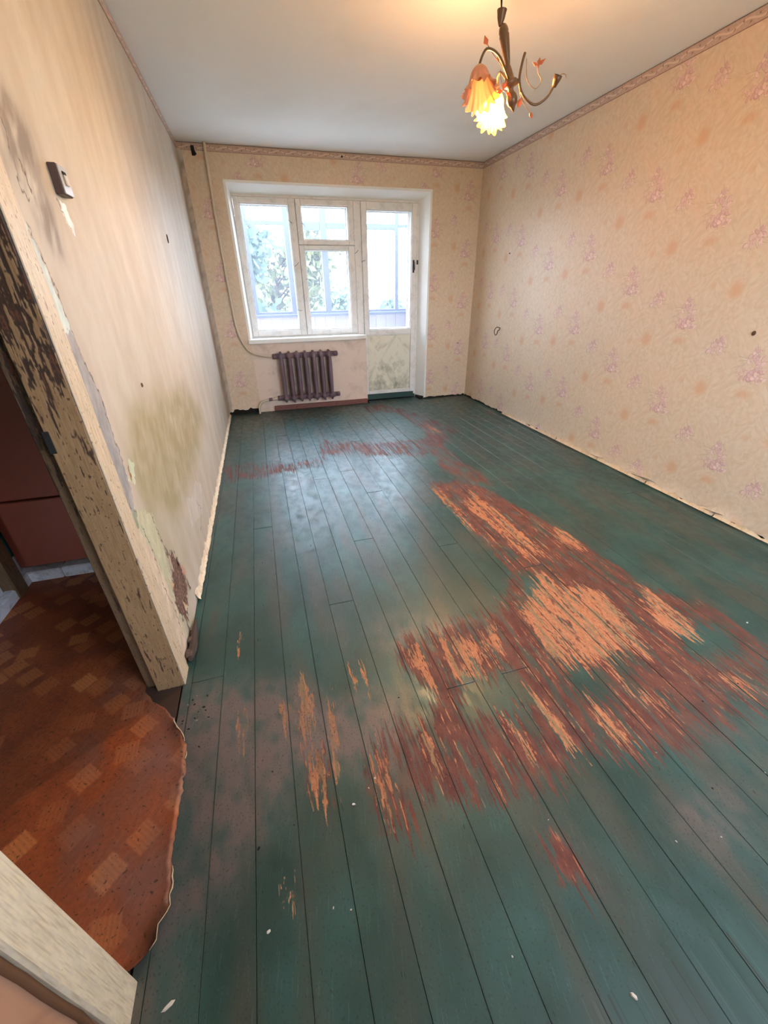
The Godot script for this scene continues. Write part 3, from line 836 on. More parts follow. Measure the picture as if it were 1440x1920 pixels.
	M.shade.backlight_enabled = true
	M.shade.backlight = Color(0.70, 0.50, 0.36)
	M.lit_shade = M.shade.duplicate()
	M.lit_shade.albedo_color = Color(0.74, 0.52, 0.13, 0.62)  # the bulb's glow is put into the glass as a yellow colour
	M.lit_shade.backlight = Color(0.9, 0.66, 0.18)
	M.bulb = mat(Color(1.0, 0.9, 0.7), 0.4)
	M.bulb.emission_enabled = true
	M.bulb.emission = Color(1.0, 0.86, 0.58)
	M.bulb.emission_energy_multiplier = 14.0

func wall(called: String, label: String, st: SurfaceTool, m: Material) -> MeshInstance3D:
	var o := obj(called, st, m)
	tag(o, label, "wall", "", "structure")
	return o

func room() -> void:
	# floor: every board a piece of its own, laid along the room
	var fl := thing("floor", "worn green painted plank floor with bare red and tan streaks", "floor", Vector3.ZERO, "", "structure")
	var st := nw()
	box(st, Vector3(XL - 0.02, -0.20, ZB - 0.55), Vector3(XR + 0.02, -0.027, ZN))
	obj("subfloor", st, M.dark, fl)
	var joints := {1: [-1.449, -3.9], 4: [-0.873, -3.0], 5: [-2.55], 6: [-0.874, -3.7], 10: [-1.43, -3.45], -2: [-2.27], -4: [-1.175, -4.2], -1: [-3.4], 0: [-4.1], 2: [-2.9], 3: [-1.95, -4.4], 7: [-1.75], 8: [-3.15], 9: [-2.2]}
	for k in range(-5, 23):
		var x0 := maxf(0.0205 + PITCH * k, XL + 0.003)
		var x1 := minf(0.0205 + PITCH * (k + 1), XR - 0.003)
		if x1 - x0 < 0.015:
			continue
		var cuts: Array = [ZN]
		var js: Array = joints.get(k, [-1.2 - 3.3 * hash1(k * 3.3)])
		for j in js:
			cuts.append(j)
		# the boards in front of the balcony door run on into its opening
		cuts.append(ZB - 0.10 if x0 > 1.25 and x1 < 2.05 else ZB + 0.004)
		for i in cuts.size() - 1:
			var b := nw()
			var dy := (hash1(k * 5.1 + i) - 0.5) * 0.0016
			var g: float = 0.0009 if posmod(k, 2) == 0 else 0.00012
			box(b, Vector3(x0 + g, -0.026, cuts[i + 1] + 0.0012), Vector3(x1 - g, dy, cuts[i] - 0.0012), 0.0009 if posmod(k, 2) == 0 else 0.0004)
			obj("floorboard", b, M.boards, fl)

	# ceiling
	st = nw()
	box(st, Vector3(-1.5, H, ZB - 0.45), Vector3(XR + 0.2, H + 0.2, ZN + 0.15))
	tag(obj("ceiling", st, M.ceiling), "whitewashed ceiling, greyish and unevenly lit by the lamp", "ceiling", "", "structure")

	# right wall with its lengths of wallpaper
	var w := thing("wall_right", "long wall of yellowed wallpaper with lilac bouquets and orange spots", "wall", Vector3.ZERO, "", "structure")
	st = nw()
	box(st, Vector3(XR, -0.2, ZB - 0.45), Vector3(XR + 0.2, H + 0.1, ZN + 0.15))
	obj("plaster", st, M.dark, w)  # coloured near black so the gap under the paper reads as shade
	var phase := {0: 0.17, 1: 0.36, 2: 0.058, 3: 0.25, 4: 0.487, 5: 0.445, 6: 0.127}
	var c := 0
	for i in range(-4, 9):
		var zc := -1.68 - 0.503 * (i - 1)      # middle of the bouquet column
		var s0 := -zc - 0.13
		var s1 := minf(s0 + 0.503, -ZB - 0.001)
		if s0 > -ZB - 0.03 or s1 < -ZN:
			continue
		s0 = maxf(s0, -ZN)
		var ph: float = phase.get(i, 0.2)
		paper_strip(w, true, s0, s1, 0.006 + 0.007 * hash1(i * 2.3), 2.452, ph + 0.27 + 0.54 * 5.0, -zc - 0.13, 0.016, 100 + i)
	# the loose foot of the paper and dog-eared corners at its seams
	var zr := [-0.9, -1.54, -2.06, -2.56, -3.1, -3.54, -4.1]
	for k in zr.size() - 1:
		torn_edge(w, zr[k] - 0.008, zr[k + 1], 0.034 + 0.012 * hash1(k * 3.1), 0.014, 20 + k, XR - 0.016, -1.0, M.torn_beige)
	for e in [[2.57, 0.075], [2.10, 0.11], [1.55, 0.08], [3.55, 0.06]]:
		st = nw(true)
		var before := []
		for k in 7:
			var a: float = 2.1 * k / 6.0
			var p := Vector3(XR - 0.010 - e[1] * 0.45 * (1.0 - cos(a)), 0.012 + e[1] * 0.55 * (k / 6.0) * (1.0 - 0.3 * sin(a)), -e[0] - e[1] * 0.5 * sin(a * 0.7))
			var row := [p, p + Vector3(0.004, e[1] * 0.2 * (1.0 - k / 7.0), e[1] * (1.0 - 0.8 * k / 6.0))]
			if k > 0:
				quad(st, before[0], row[0], row[1], before[1], Vector3(-1, 0.4, 0.2))
			before = row
		obj("wallpaper_flap", st, M.torn, w, true)

	# window wall: piers and lintel of masonry, lined reveals, parapet under the window
	w = thing("wall_back", "window wall with faded pink wallpaper around a white window reveal", "wall", Vector3.ZERO, "", "structure")
	st = nw()
	var zo := ZB - 0.42
	box(st, Vector3(XL - 0.3, -0.2, zo), Vector3(-0.112, H + 0.05, ZB))
	box(st, Vector3(2.052, -0.2, zo), Vector3(XR + 0.1, H + 0.05, ZB))
	box(st, Vector3(-0.112, 2.243, zo), Vector3(2.052, H + 0.05, ZB))
	obj("masonry", st, M.dark, w)
	st = nw()
	# plastered reveals, splayed from the wall face to the frame
	var zf := ZB - 0.15
	var v := [Vector3(-0.09, 0.80, ZB + 0.002), Vector3(-0.09, 2.222, ZB + 0.002), Vector3(2.031, 2.222, ZB + 0.002), Vector3(2.031, 0.0, ZB + 0.002)]
	var u := [Vector3(-0.062, 0.80, zf), Vector3(-0.062, 2.155, zf), Vector3(1.952, 2.155, zf), Vector3(1.952, 0.0, zf)]
	var ctr := Vector3(1.0, 1.2, ZB + 0.5)
	for k in 3:
		quad(st, v[k], v[k + 1], u[k + 1], u[k], ctr - v[k])
	# the lining's thickness towards the masonry
	quad(st, v[0], v[1], Vector3(-0.113, 2.244, ZB + 0.002), Vector3(-0.113, 0.80, ZB + 0.002), Vector3.BACK)
	quad(st, v[1], v[2], Vector3(2.053, 2.244, ZB + 0.002), Vector3(-0.113, 2.244, ZB + 0.002), Vector3.BACK)
	quad(st, v[2], v[3], Vector3(2.053, 0.0, ZB + 0.002), Vector3(2.053, 2.244, ZB + 0.002), Vector3.BACK)
	obj("reveal", st, M.plaster, w)
	st = nw()
	box(st, Vector3(-0.112, -0.2, ZB - 0.30), Vector3(1.255, 0.78, ZB - 0.018), 0.004)
	obj("parapet", st, M.parapet, w)
	# wallpaper on the piers and above the opening
	var vo := 0.40 + 0.27 + 0.54 * 5.0
	paper_strip(w, false, XL + 0.002, -0.100, 0.035, 2.452, vo, -0.405, 0.010, 31, 0.03)
	paper_strip(w, false, 2.040, 2.37, 0.012, 2.452, vo - 0.12, 2.10 - 0.13, 0.004, 32)
	paper_strip(w, false, 2.37, XR - 0.001, 0.012, 2.452, vo - 0.31, 2.37, 0.004, 33)
	for e in [[-0.100, 0.095, 0.20], [0.095, 0.595, 0.42], [0.595, 1.095, 0.05], [1.095, 1.595, 0.33], [1.595, 2.040, 0.15]]:
		paper_strip(w, false, e[0], e[1], 2.228, 2.452, vo + e[2], e[0], 0.0, 40 + int(e[0] * 10), 0.0)

	# left wall: the length beyond the doorway, the stub on this side, the head over the doorway
	w = thing("wall_left", "stained left wall with peeling cream paper and grey putty beside the door casing", "wall", Vector3.ZERO, "", "structure")
	st = nw()
	box(st, Vector3(XL - 0.115, -0.2, ZB - 0.45), Vector3(XL, H + 0.05, -1.236))
	obj("plaster", st, M.left, w)
	st = nw()
	box(st, Vector3(XL - 0.115, -0.2, -0.385), Vector3(XL, H + 0.05, ZN + 0.15))
	box(st, Vector3(XL - 0.115, 2.03, -1.20), Vector3(XL, H + 0.05, -0.385))
	obj("plaster", st, M.near_wall, w)
	# a chamfered fillet rounds the corner with the window wall
	st = nw(true)
	var prev := []
	for k in 7:
		var a := PI * 0.5 * k / 6.0
		var p := Vector3(XL + 0.05 * (1.0 - cos(a)), 0, ZB + 0.05 * (1.0 - sin(a)))
		var row := [Vector3(p.x, 0.03, p.z), Vector3(p.x, 2.45, p.z)]
		if k > 0:
			quad(st, prev[0], row[0], row[1], prev[1], Vector3(1, 0, 1))
		prev = row
	obj("wallpaper_corner", st, M.left, w, true)
	var zs := [-1.66, -2.05, -2.62, -3.2, -3.75, -4.3, -4.75, -5.08]
	for k in zs.size() - 1:
		torn_edge(w, zs[k], zs[k + 1] + 0.004, 0.055 - 0.003 * k, 0.012, k)
	# curled scraps round the broken plaster
	for e in [[-1.62, 0.10, 0.06, 0.5], [-1.47, 0.10, 0.05, -0.4], [-1.40, 0.27, 0.05, -0.5], [-1.57, 0.27, 0.05, 0.5], [-1.44, 0.005, 0.07, 0.3]]:
		st = nw(true)
		prev = []
		for k in 6:
			var a: float = 0.9 * k / 5.0
			var o2 := Vector3(XL + 0.001 + e[2] * 0.45 * (1.0 - cos(a)), e[1] + e[2] * 0.5 * (k / 5.0) + 0.003 * sin(k * 2.7), e[0] + e[3] * e[2] * 0.8 * sin(a))
			var row := [o2, Vector3(o2.x * 0.5 + (XL + 0.001) * 0.5, o2.y + e[2] * (1.5 - 0.27 * k), o2.z - e[3] * 0.004)]
			if k > 0:
				quad(st, prev[0], row[0], row[1], prev[1], Vector3(1, 0.3, 0.2))
			prev = row
		obj("wallpaper_flap", st, M.torn_beige, w, true)

	# wall behind the camera
	st = nw()
	# with an invented opening, added to let fill daylight in from behind
	box(st, Vector3(XL - 0.115, -0.2, ZN), Vector3(0.70, H + 0.1, ZN + 0.15))
	box(st, Vector3(2.40, -0.2, ZN), Vector3(XR + 0.2, H + 0.1, ZN + 0.15))
	box(st, Vector3(0.70, 2.2, ZN), Vector3(2.40, H + 0.1, ZN + 0.15))
	box(st, Vector3(0.70, -0.2, ZN), Vector3(2.40, 0.95, ZN + 0.15))
	wall("wall_front", "papered wall behind the camera with an opening added for fill light", st, M.near_wall)

	# paper border under the ceiling
	for e in [["right", Vector3(XR - 0.004, 2.442, ZB), Vector3(XR, 2.497, ZN), "long"], ["back", Vector3(XL, 2.442, ZB), Vector3(XR, 2.497, ZB + 0.004), "window"], ["left", Vector3(XL, 2.442, ZB), Vector3(XL + 0.004, 2.497, ZN), "stained"]]:
		st = nw()
		box(st, e[1], e[2], 0.001)
		var o := obj("trim_" + str({"right": 1, "back": 2, "left": 3}[e[0]]), st, M.border)
		tag(o, "brown scroll paper border along the top of the %s wall" % e[3], "border", "", "structure")

	# skirting left under the window and beside the door reveal
	st = nw()
	box(st, Vector3(0.06, 0.0, ZB - 0.018), Vector3(1.248, 0.058, ZB + 0.012), 0.004)
	tag(obj("baseboard_back", st, M.red_board), "red-brown skirting board under the radiator", "baseboard", "", "structure")
	st = nw()
	box(st, Vector3(1.955, 0.0, ZB - 0.14), Vector3(2.028, 0.03, ZB - 0.002), 0.004)
	box(st, Vector3(2.028, 0.0, ZB), Vector3(XR - 0.004, 0.012, ZB + 0.008), 0.002)
	tag(obj("baseboard_door", st, M.grit), "thin dark skirting at the foot of the pier right of the balcony door", "baseboard", "", "structure")
	st = nw()
	tube(st, [Vector3(XL + 0.022, 0.022, -1.275), Vector3(XL + 0.026, 0.026, -1.34), Vector3(XL + 0.020, 0.024, -1.43), Vector3(XL + 0.016, 0.02, -1.50)], [0.012, 0.021, 0.016, 0.008], 7, true, Vector2(0.75, 1.1))
	for e in [[-1.30, 0.03, 0.018], [-1.37, 0.035, 0.015], [-1.42, 0.028, 0.013], [-1.33, 0.012, 0.02]]:
		box(st, Vector3(XL + 0.004, e[1] - e[2] * 0.5, e[0] - e[2]), Vector3(XL + 0.03, e[1] + e[2] * 0.6, e[0] + e[2]), 0.004, Transform3D(Basis(Vector3(0.3, 0.2, 1.0).normalized(), 0.0), Vector3.ZERO))
	tag(obj("baseboard_left", st, M.rubble), "broken stub of dark skirting at the foot of the door casing", "baseboard", "", "structure")

func windows() -> void:
	var zf := ZB - 0.13           # inner face of the sashes
	var w := thing("window_1", "old white three-light wooden window with small vent over its middle sash", "window", Vector3.ZERO, "", "structure")
	var st := nw()
	var zb := zf - 0.165
	var e := 0.004
	box(st, Vector3(-0.085, 0.79, zb), Vector3(-0.058, 2.17, zf - 0.012), e)
	box(st, Vector3(-0.058, 2.142, zb), Vector3(1.96, 2.175, zf - 0.012), e)
	box(st, Vector3(-0.058, 0.79, zb), Vector3(1.19, 0.836, zf - 0.012), e)
	box(st, Vector3(1.187, 0.04, zb), Vector3(1.268, 2.142, zf - 0.004), e)
	box(st, Vector3(1.931, 0.04, zb), Vector3(1.965, 2.142, zf - 0.012), e)
	box(st, Vector3(0.552, 0.836, zb + 0.01), Vector3(0.578, 2.142, zf - 0.03), e)
	box(st, Vector3(0.578, 1.715, zb + 0.01), Vector3(1.187, 1.755, zf - 0.03), e)
	obj("window_frame", st, M.frame, w)
	for k in 2:
		var z := zf - 0.115 * k
		var a := sash(w, "sash", -0.056, 0.563, 0.838, 2.140, 0.0, 0.495, 0.90, 2.09, z)
		var b := sash(w, "sash", 0.567, 1.185, 0.838, 1.734, 0.62, 1.118, 0.888, 1.695, z)
		var c := sash(w, "vent_sash", 0.567, 1.185, 1.738, 2.140, 0.62, 1.128, 1.781, 2.088, z)
		if k == 0:
			bent_nail(a, Vector3(0.515, 1.929, zf), 2.6, 0.045)
			bent_nail(c, Vector3(0.618, 1.928, zf), -0.6, 0.045)
			bent_nail(a, Vector3(0.542, 1.573, zf), 3.9, 0.06)
			bent_nail(a, Vector3(0.528, 1.10, zf), 3.1, 0.05)
			bent_nail(b, Vector3(0.62, 1.42, zf), -2.2, 0.018)
	bent_nail(w, Vector3(1.222, 1.69, zf), -2.4, 0.05)
	bent_nail(w, Vector3(1.262, 1.58, zf), 0.4, 0.045)
	# window board with a rounded nose, tapered where it meets the door
	st = nw()
	var y0 := 0.782
	var y1 := 0.822
	var zi := zf - 0.02
	var zo := ZB + 0.055
	var path := [Vector3(-0.118, 0, zi), Vector3(-0.118, 0, zo), Vector3(1.13, 0, zo), Vector3(1.262, 0, ZB - 0.005), Vector3(1.19, 0, zi)]
	var cen := Vector3(0.55, 0.80, zi)
	for k in path.size():
		var a: Vector3 = path[k]
		var b: Vector3 = path[(k + 1) % path.size()]
		var i0 := (cen - a).normalized() * 0.008 * Vector3(1, 0, 1)
		var i1 := (cen - b).normalized() * 0.008 * Vector3(1, 0, 1)
		var out := (a + b) * 0.5 - cen
		out.y = 0
		var Y0 := Vector3(0, y0, 0)
		var Y1 := Vector3(0, y1, 0)
		var Ym := Vector3(0, y1 - 0.008, 0)
		quad(st, a + Y0, b + Y0, b + Ym, a + Ym, out)
		quad(st, a + Ym, b + Ym, b + i1 + Y1, a + i0 + Y1, out + Vector3.UP)
		tri(st, a + i0 + Y1, b + i1 + Y1, Vector3(0.55, y1, -5.15), Vector3.UP)
		tri(st, a + Y0, b + Y0, Vector3(0.55, y0, -5.15), Vector3.DOWN)
	obj("window_sill", st, M.plaster, w)

	# the balcony door
	var d := thing("door_1", "white half-glazed balcony door with a mildewed lower panel", "door", Vector3.ZERO, "", "structure")
	for k in 2:
		var z := zf - 0.115 * k
		sash(d, "door_leaf", 1.272, 1.928, 0.806, 2.139, 1.332, 1.868, 0.865, 2.068, z)
		st = nw()
		box(st, Vector3(1.272, 0.078, z - 0.042), Vector3(1.305, 0.806, z), e)
		box(st, Vector3(1.872, 0.078, z - 0.042), Vector3(1.928, 0.806, z), e)
		box(st, Vector3(1.305, 0.078, z - 0.042), Vector3(1.872, 0.122, z - 0.001), e)
		box(st, Vector3(1.305, 0.794, z - 0.042), Vector3(1.872, 0.806, z - 0.001), 0.002)
		obj("door_rail", st, M.frame, d)
		st = nw()
		box(st, Vector3(1.306, 0.122, z - 0.03), Vector3(1.871, 0.794, z - 0.010), 0.003)
		obj("panel", st, M.door_panel, d)
	st = nw()
	box(st, Vector3(1.258, 0.0, zb - 0.02), Vector3(1.962, 0.072, zf - 0.03), 0.006)
	obj("threshold", st, M.green_paint, d)
	st = nw()
	box(st, Vector3(1.885, 1.47, zf - 0.002), Vector3(1.905, 1.60, zf + 0.005), 0.002)
	var hd := obj("handle", st, M.iron, d)
	st = nw(true)
	tube(st, curve([Vector3(1.895, 1.50, zf), Vector3(1.895, 1.50, zf + 0.035), Vector3(1.893, 1.53, zf + 0.042), Vector3(1.891, 1.58, zf + 0.036)], 4), [0.006], 8)
	obj("lever", st, M.iron, hd, true)
	st = nw()
	box(st, Vector3(1.938, 1.555, zf - 0.014), Vector3(1.956, 1.60, zf - 0.006), 0.002)
	obj("strike_plate", st, M.iron, d)

func balcony() -> void:
	var z0 := ZB - 0.42
	var z1 := -6.30
	var st := nw()
	box(st, Vector3(-1.6, -0.25, z1 - 0.12), Vector3(2.9, -0.02, z0))
	tag(obj("floor_balcony", st, M.concrete), "concrete slab of the glazed balcony outside the window", "floor", "", "structure")
	var w := thing("wall_balcony", "boarded white parapet of the balcony seen through the window", "wall", Vector3.ZERO, "", "structure")
	for k in 30:
		st = nw()
		var x := -1.6 + 0.15 * k
		box(st, Vector3(x + 0.0008, -0.02, z1 - 0.02), Vector3(x + 0.1492, 0.985, z1), 0.003)
		obj("parapet_board", st, M.balcony_panel, w)
	st = nw()
	box(st, Vector3(-1.6, 0.985, z1 - 0.05), Vector3(2.9, 1.02, z1 + 0.07), 0.005)
	obj("handrail", st, M.balcony_wood, w)
	for e in [[-1.66, -1.6], [2.9, 2.96]]:
		st = nw()
		box(st, Vector3(e[0], -0.25, z1 - 0.12), Vector3(e[1], 2.62, z0))
		obj("side_wall", st, M.concrete, w)
	var g := thing("window_2", "pale timber glazing of the balcony with posts and a high transom", "window", Vector3.ZERO, "", "structure")
	# posts at x; transom at 2.05
	for p in [[-1.58, 0.05], [-0.75, 0.05], [0.0, 0.055], [0.50, 0.095], [0.965, 0.085], [1.985, 0.05], [2.82, 0.05]]:
		st = nw()
		box(st, Vector3(p[0], 1.02, z1 - 0.035), Vector3(p[0] + p[1], 2.46, z1 + 0.025), 0.003)
		obj("post", st, M.balcony_wood, g)
	for r in [[-1.53, -0.75, 2.03, 2.07], [-0.70, 0.0, 2.03, 2.07], [0.055, 0.50, 2.03, 2.072], [0.595, 0.965, 1.985, 2.075], [1.05, 1.985, 2.0, 2.068], [2.035, 2.82, 2.03, 2.066]]:
		st = nw()
		box(st, Vector3(r[0], r[2], z1 - 0.03), Vector3(r[1], r[3], z1 + 0.02), 0.003)
		box(st, Vector3(r[0], 1.02, z1 - 0.03), Vector3(r[1], 1.05, z1 + 0.02), 0.003)
		obj("transom", st, M.balcony_wood, g)

func doorway_and_hall() -> void:
	# far casing of the doorway: a jamb with a rebate, a room-side architrave; the same on the near side
	var d := thing("door_2", "doorway casing of chipped cream paint worn down to dark wood", "door frame", Vector3.ZERO, "", "structure")
	var st := nw()
	box(st, Vector3(-0.559, -0.01, -1.225), Vector3(-0.463, 2.03, -1.176), 0.004)
	obj("jamb", st, M.jamb, d)
	st = nw()
	box(st, Vector3(-0.598, -0.01, -1.235), Vector3(-0.565, 2.03, -1.203), 0.003)
	obj("door_stop", st, M.stop, d)
	st = nw()
	box(st, Vector3(-0.4635, -0.01, -1.258), Vector3(-0.459, 2.06, -1.1765), 0.001)
	box(st, Vector3(-0.4715, -0.01, -1.258), Vector3(-0.4635, 2.06, -1.222))
	obj("architrave", st, M.casing, d)
	st = nw()
	box(st, Vector3(-0.563, 0.935, -1.204), Vector3(-0.545, 0.995, -1.1745), 0.002)
	obj("strike_plate", st, M.grit, d)
	st = nw()
	box(st, Vector3(-0.598, -0.01, -0.40), Vector3(-0.4715, 2.03, -0.37), 0.004)
	obj("jamb", st, M.jamb, d)
	st = nw()
	box(st, Vector3(-0.4715, -0.01, -0.405), Vector3(-0.455, 2.06, -0.325), 0.005)
	obj("architrave", st, M.near_casing, d)
	st = nw(true)
	var cz := []
	for k in 30:
		cz.append(Vector3(XL + 0.002, 2.06 * k / 29.0, -0.318 + 0.006 * N2.get_noise_2d(k * 0.7, 2.0)))
	tube(st, cz, [0.006, 0.005, 0.007], 6)
	obj("dirt_edge", st, M.dirt_edge, d, true)  # thin strip standing in for brown dirt along the casing
	st = nw()
	box(st, Vector3(-0.598, 2.0, -1.203), Vector3(-0.4715, 2.03, -0.40), 0.004)
	box(st, Vector3(-0.4715, 2.0, -1.176), Vector3(-0.459, 2.07, -0.405), 0.004)
	obj("head", st, M.casing, d)

	# hall
	st = nw()
	box(st, Vector3(-1.55, -0.2, -2.3), Vector3(XL - 0.004, -0.003, ZN))
	tag(obj("floor_hall", st, M.hall_floor), "dark hall floor under the linoleum beyond the doorway", "floor", "", "structure")
	var w := thing("wall_hall", "teal painted hall wall beyond the doorway with a broken plaster foot", "wall", Vector3.ZERO, "", "structure")
	st = nw()
	box(st, Vector3(-1.55, 0.14, -2.3), Vector3(-1.36, H + 0.05, ZN + 0.15))
	obj("plaster", st, M.teal, w)
	st = nw()
	box(st, Vector3(-1.55, -0.2, -2.3), Vector3(-1.352, 0.14, ZN + 0.15), 0.006)
	obj("plaster_foot", st, M.white_board, w)
	st = nw()
	box(st, Vector3(-1.55, -0.2, -2.4), Vector3(XL - 0.08, H + 0.05, -2.14))
	wall("wall_hall", "end wall of the dark hall behind the brown door", st, M.brown_door)
	st = nw()
	# daylight reaches the hall through a small window behind the camera
	box(st, Vector3(-1.55, -0.2, ZN), Vector3(-1.10, H + 0.05, ZN + 0.15))
	box(st, Vector3(-0.78, -0.2, ZN), Vector3(-0.5, H + 0.05, ZN + 0.15))
	box(st, Vector3(-1.10, 0.80, ZN), Vector3(-0.66, H + 0.05, ZN + 0.15))
	box(st, Vector3(-1.10, -0.2, ZN), Vector3(-0.66, 0.30, ZN + 0.15))
	wall("wall_hall", "end wall of the hall with a small window behind the camera", st, M.teal)
	d = thing("door_4", "edge of a worn brown casing on the teal hall wall", "door frame", Vector3.ZERO, "", "structure")
	st = nw()
	box(st, Vector3(-1.358, 0.0, -2.02), Vector3(-1.30, 2.05, -1.93), 0.006)
	obj("architrave", st, M.stop, d)
	# brown door leaf at the end of the hall
	d = thing("door_3", "reddish brown painted door closing the end of the dark hall", "door", Vector3.ZERO, "", "structure")
	st = nw()
	box(st, Vector3(-1.345, 0.075, -2.13), Vector3(-0.60, 0.436, -2.10), 0.004)
	obj("panel", st, M.brown_door, d)
	st = nw()
	box(st, Vector3(-1.345, 0.446, -2.13), Vector3(-0.60, 2.05, -2.10), 0.004)
	obj("panel", st, M.brown_door, d)
	st = nw()
	for k in 4:
		var x := -1.35 + 0.19 * k
		box(st, Vector3(x, 0.0, -2.13), Vector3(x + 0.187, 0.062 + 0.004 * hash1(k), -2.065 + 0.004 * hash1(k + 9.0)), 0.006)
	tag(obj("baseboard_hall", st, M.white_board), "cracked white skirting below the brown hall door", "baseboard", "", "structure")
	st = nw()
	for k in 5:
		var z := -2.08 + 0.42 * k
		box(st, Vector3(-1.352, 0.0, z), Vector3(-1.305, 0.06 + 0.01 * hash1(k * 3.0), z + 0.415), 0.007)
	tag(obj("baseboard_hall", st, M.white_board), "greyish white skirting along the teal hall wall", "baseboard", "", "structure")

	# linoleum: lies in the hall, runs through the doorway, and its torn edge curls up on the floorboards
	st = nw(true)
	var ed := P([-1.19,-0.60, -1.12,-0.555, -1.085,-0.515, -1.044,-0.482, -0.964,-0.437, -0.918,-0.420, -0.846,-0.411, -0.72,-0.414, -0.599,-0.414, -0.54,-0.405, -0.491,-0.400, -0.44,-0.412, -0.42,-0.452, -0.408,-0.50])
	var rows := []
	for i in 65:
		var z := lerpf(-1.185, -0.41, i / 64.0)
		var xe := -0.6
		for k in ed.size() - 1:
			if z >= ed[k].x and z <= ed[k + 1].x:
				xe = lerpf(ed[k].y, ed[k + 1].y, (z - ed[k].x) / (ed[k + 1].x - ed[k].x))
		xe += 0.006 * N2.get_noise_2d(z * 60.0, 3.0)
		var row := []
		var lift := 0.006 + 0.008 * maxf(0.0, N2.get_noise_2d(z * 16.0, 8.0)) + 0.030 * exp(-pow((z + 0.46) / 0.045, 2.0)) + 0.012 * exp(-pow((z + 0.99) / 0.05, 2.0))
		for k in 13:
			var f := k / 12.0
			var x := lerpf(-0.62, xe, f)
			var t := clampf(1.0 - (xe - x) / 0.05, 0.0, 1.0)
			var y := 0.003 + 0.0025 * N1.get_noise_2d(x * 9.0, z * 9.0) * f + lift * t * t
			row.append(Vector3(x - 0.25 * lift * t * t, maxf(y, 0.0025), z))
		row.append(row[-1] + Vector3(-0.002, -0.0028, 0))
		row.append(row[-3] + Vector3(0, -0.0022, 0))
		rows.append(row)
	for i in 64:
		for k in 14:
			quad(st, rows[i][k], rows[i][k + 1], rows[i + 1][k + 1], rows[i + 1][k], Vector3.UP if k < 12 else (Vector3(1, 0, 0) if k == 12 else Vector3.DOWN))
	quad(st, Vector3(-1.31, 0.003, -2.07), Vector3(-0.6, 0.003, -2.07), Vector3(-0.6, 0.003, 0.6), Vector3(-1.31, 0.003, 0.6), Vector3.UP)
	quad(st, Vector3(-1.31, 0.0, -2.07), Vector3(-0.6, 0.0, -2.07), Vector3(-0.6, 0.0, 0.6), Vector3(-1.31, 0.0, 0.6), Vector3.DOWN)
	var lino := obj("linoleum", st, M.lino, self, true)
	for e in [[-0.60, -0.43], [-1.03, -0.93], [-0.90, -0.86]]:
		var run := []
		for r in rows:
			if r[12].z > e[0] and r[12].z < e[1]:
				run.append(r[12] + Vector3(0.0005, 0.0006, 0))
		st = nw(true)
		tube(st, run, [0.0008, 0.0016, 0.0022, 0.0014, 0.0024, 0.0012, 0.0018, 0.001], 6)
		obj("frayed_backing", st, M.torn_beige, lino, true)
	tag(lino, "brown parquet-print linoleum in the doorway with a torn curling edge", "linoleum")

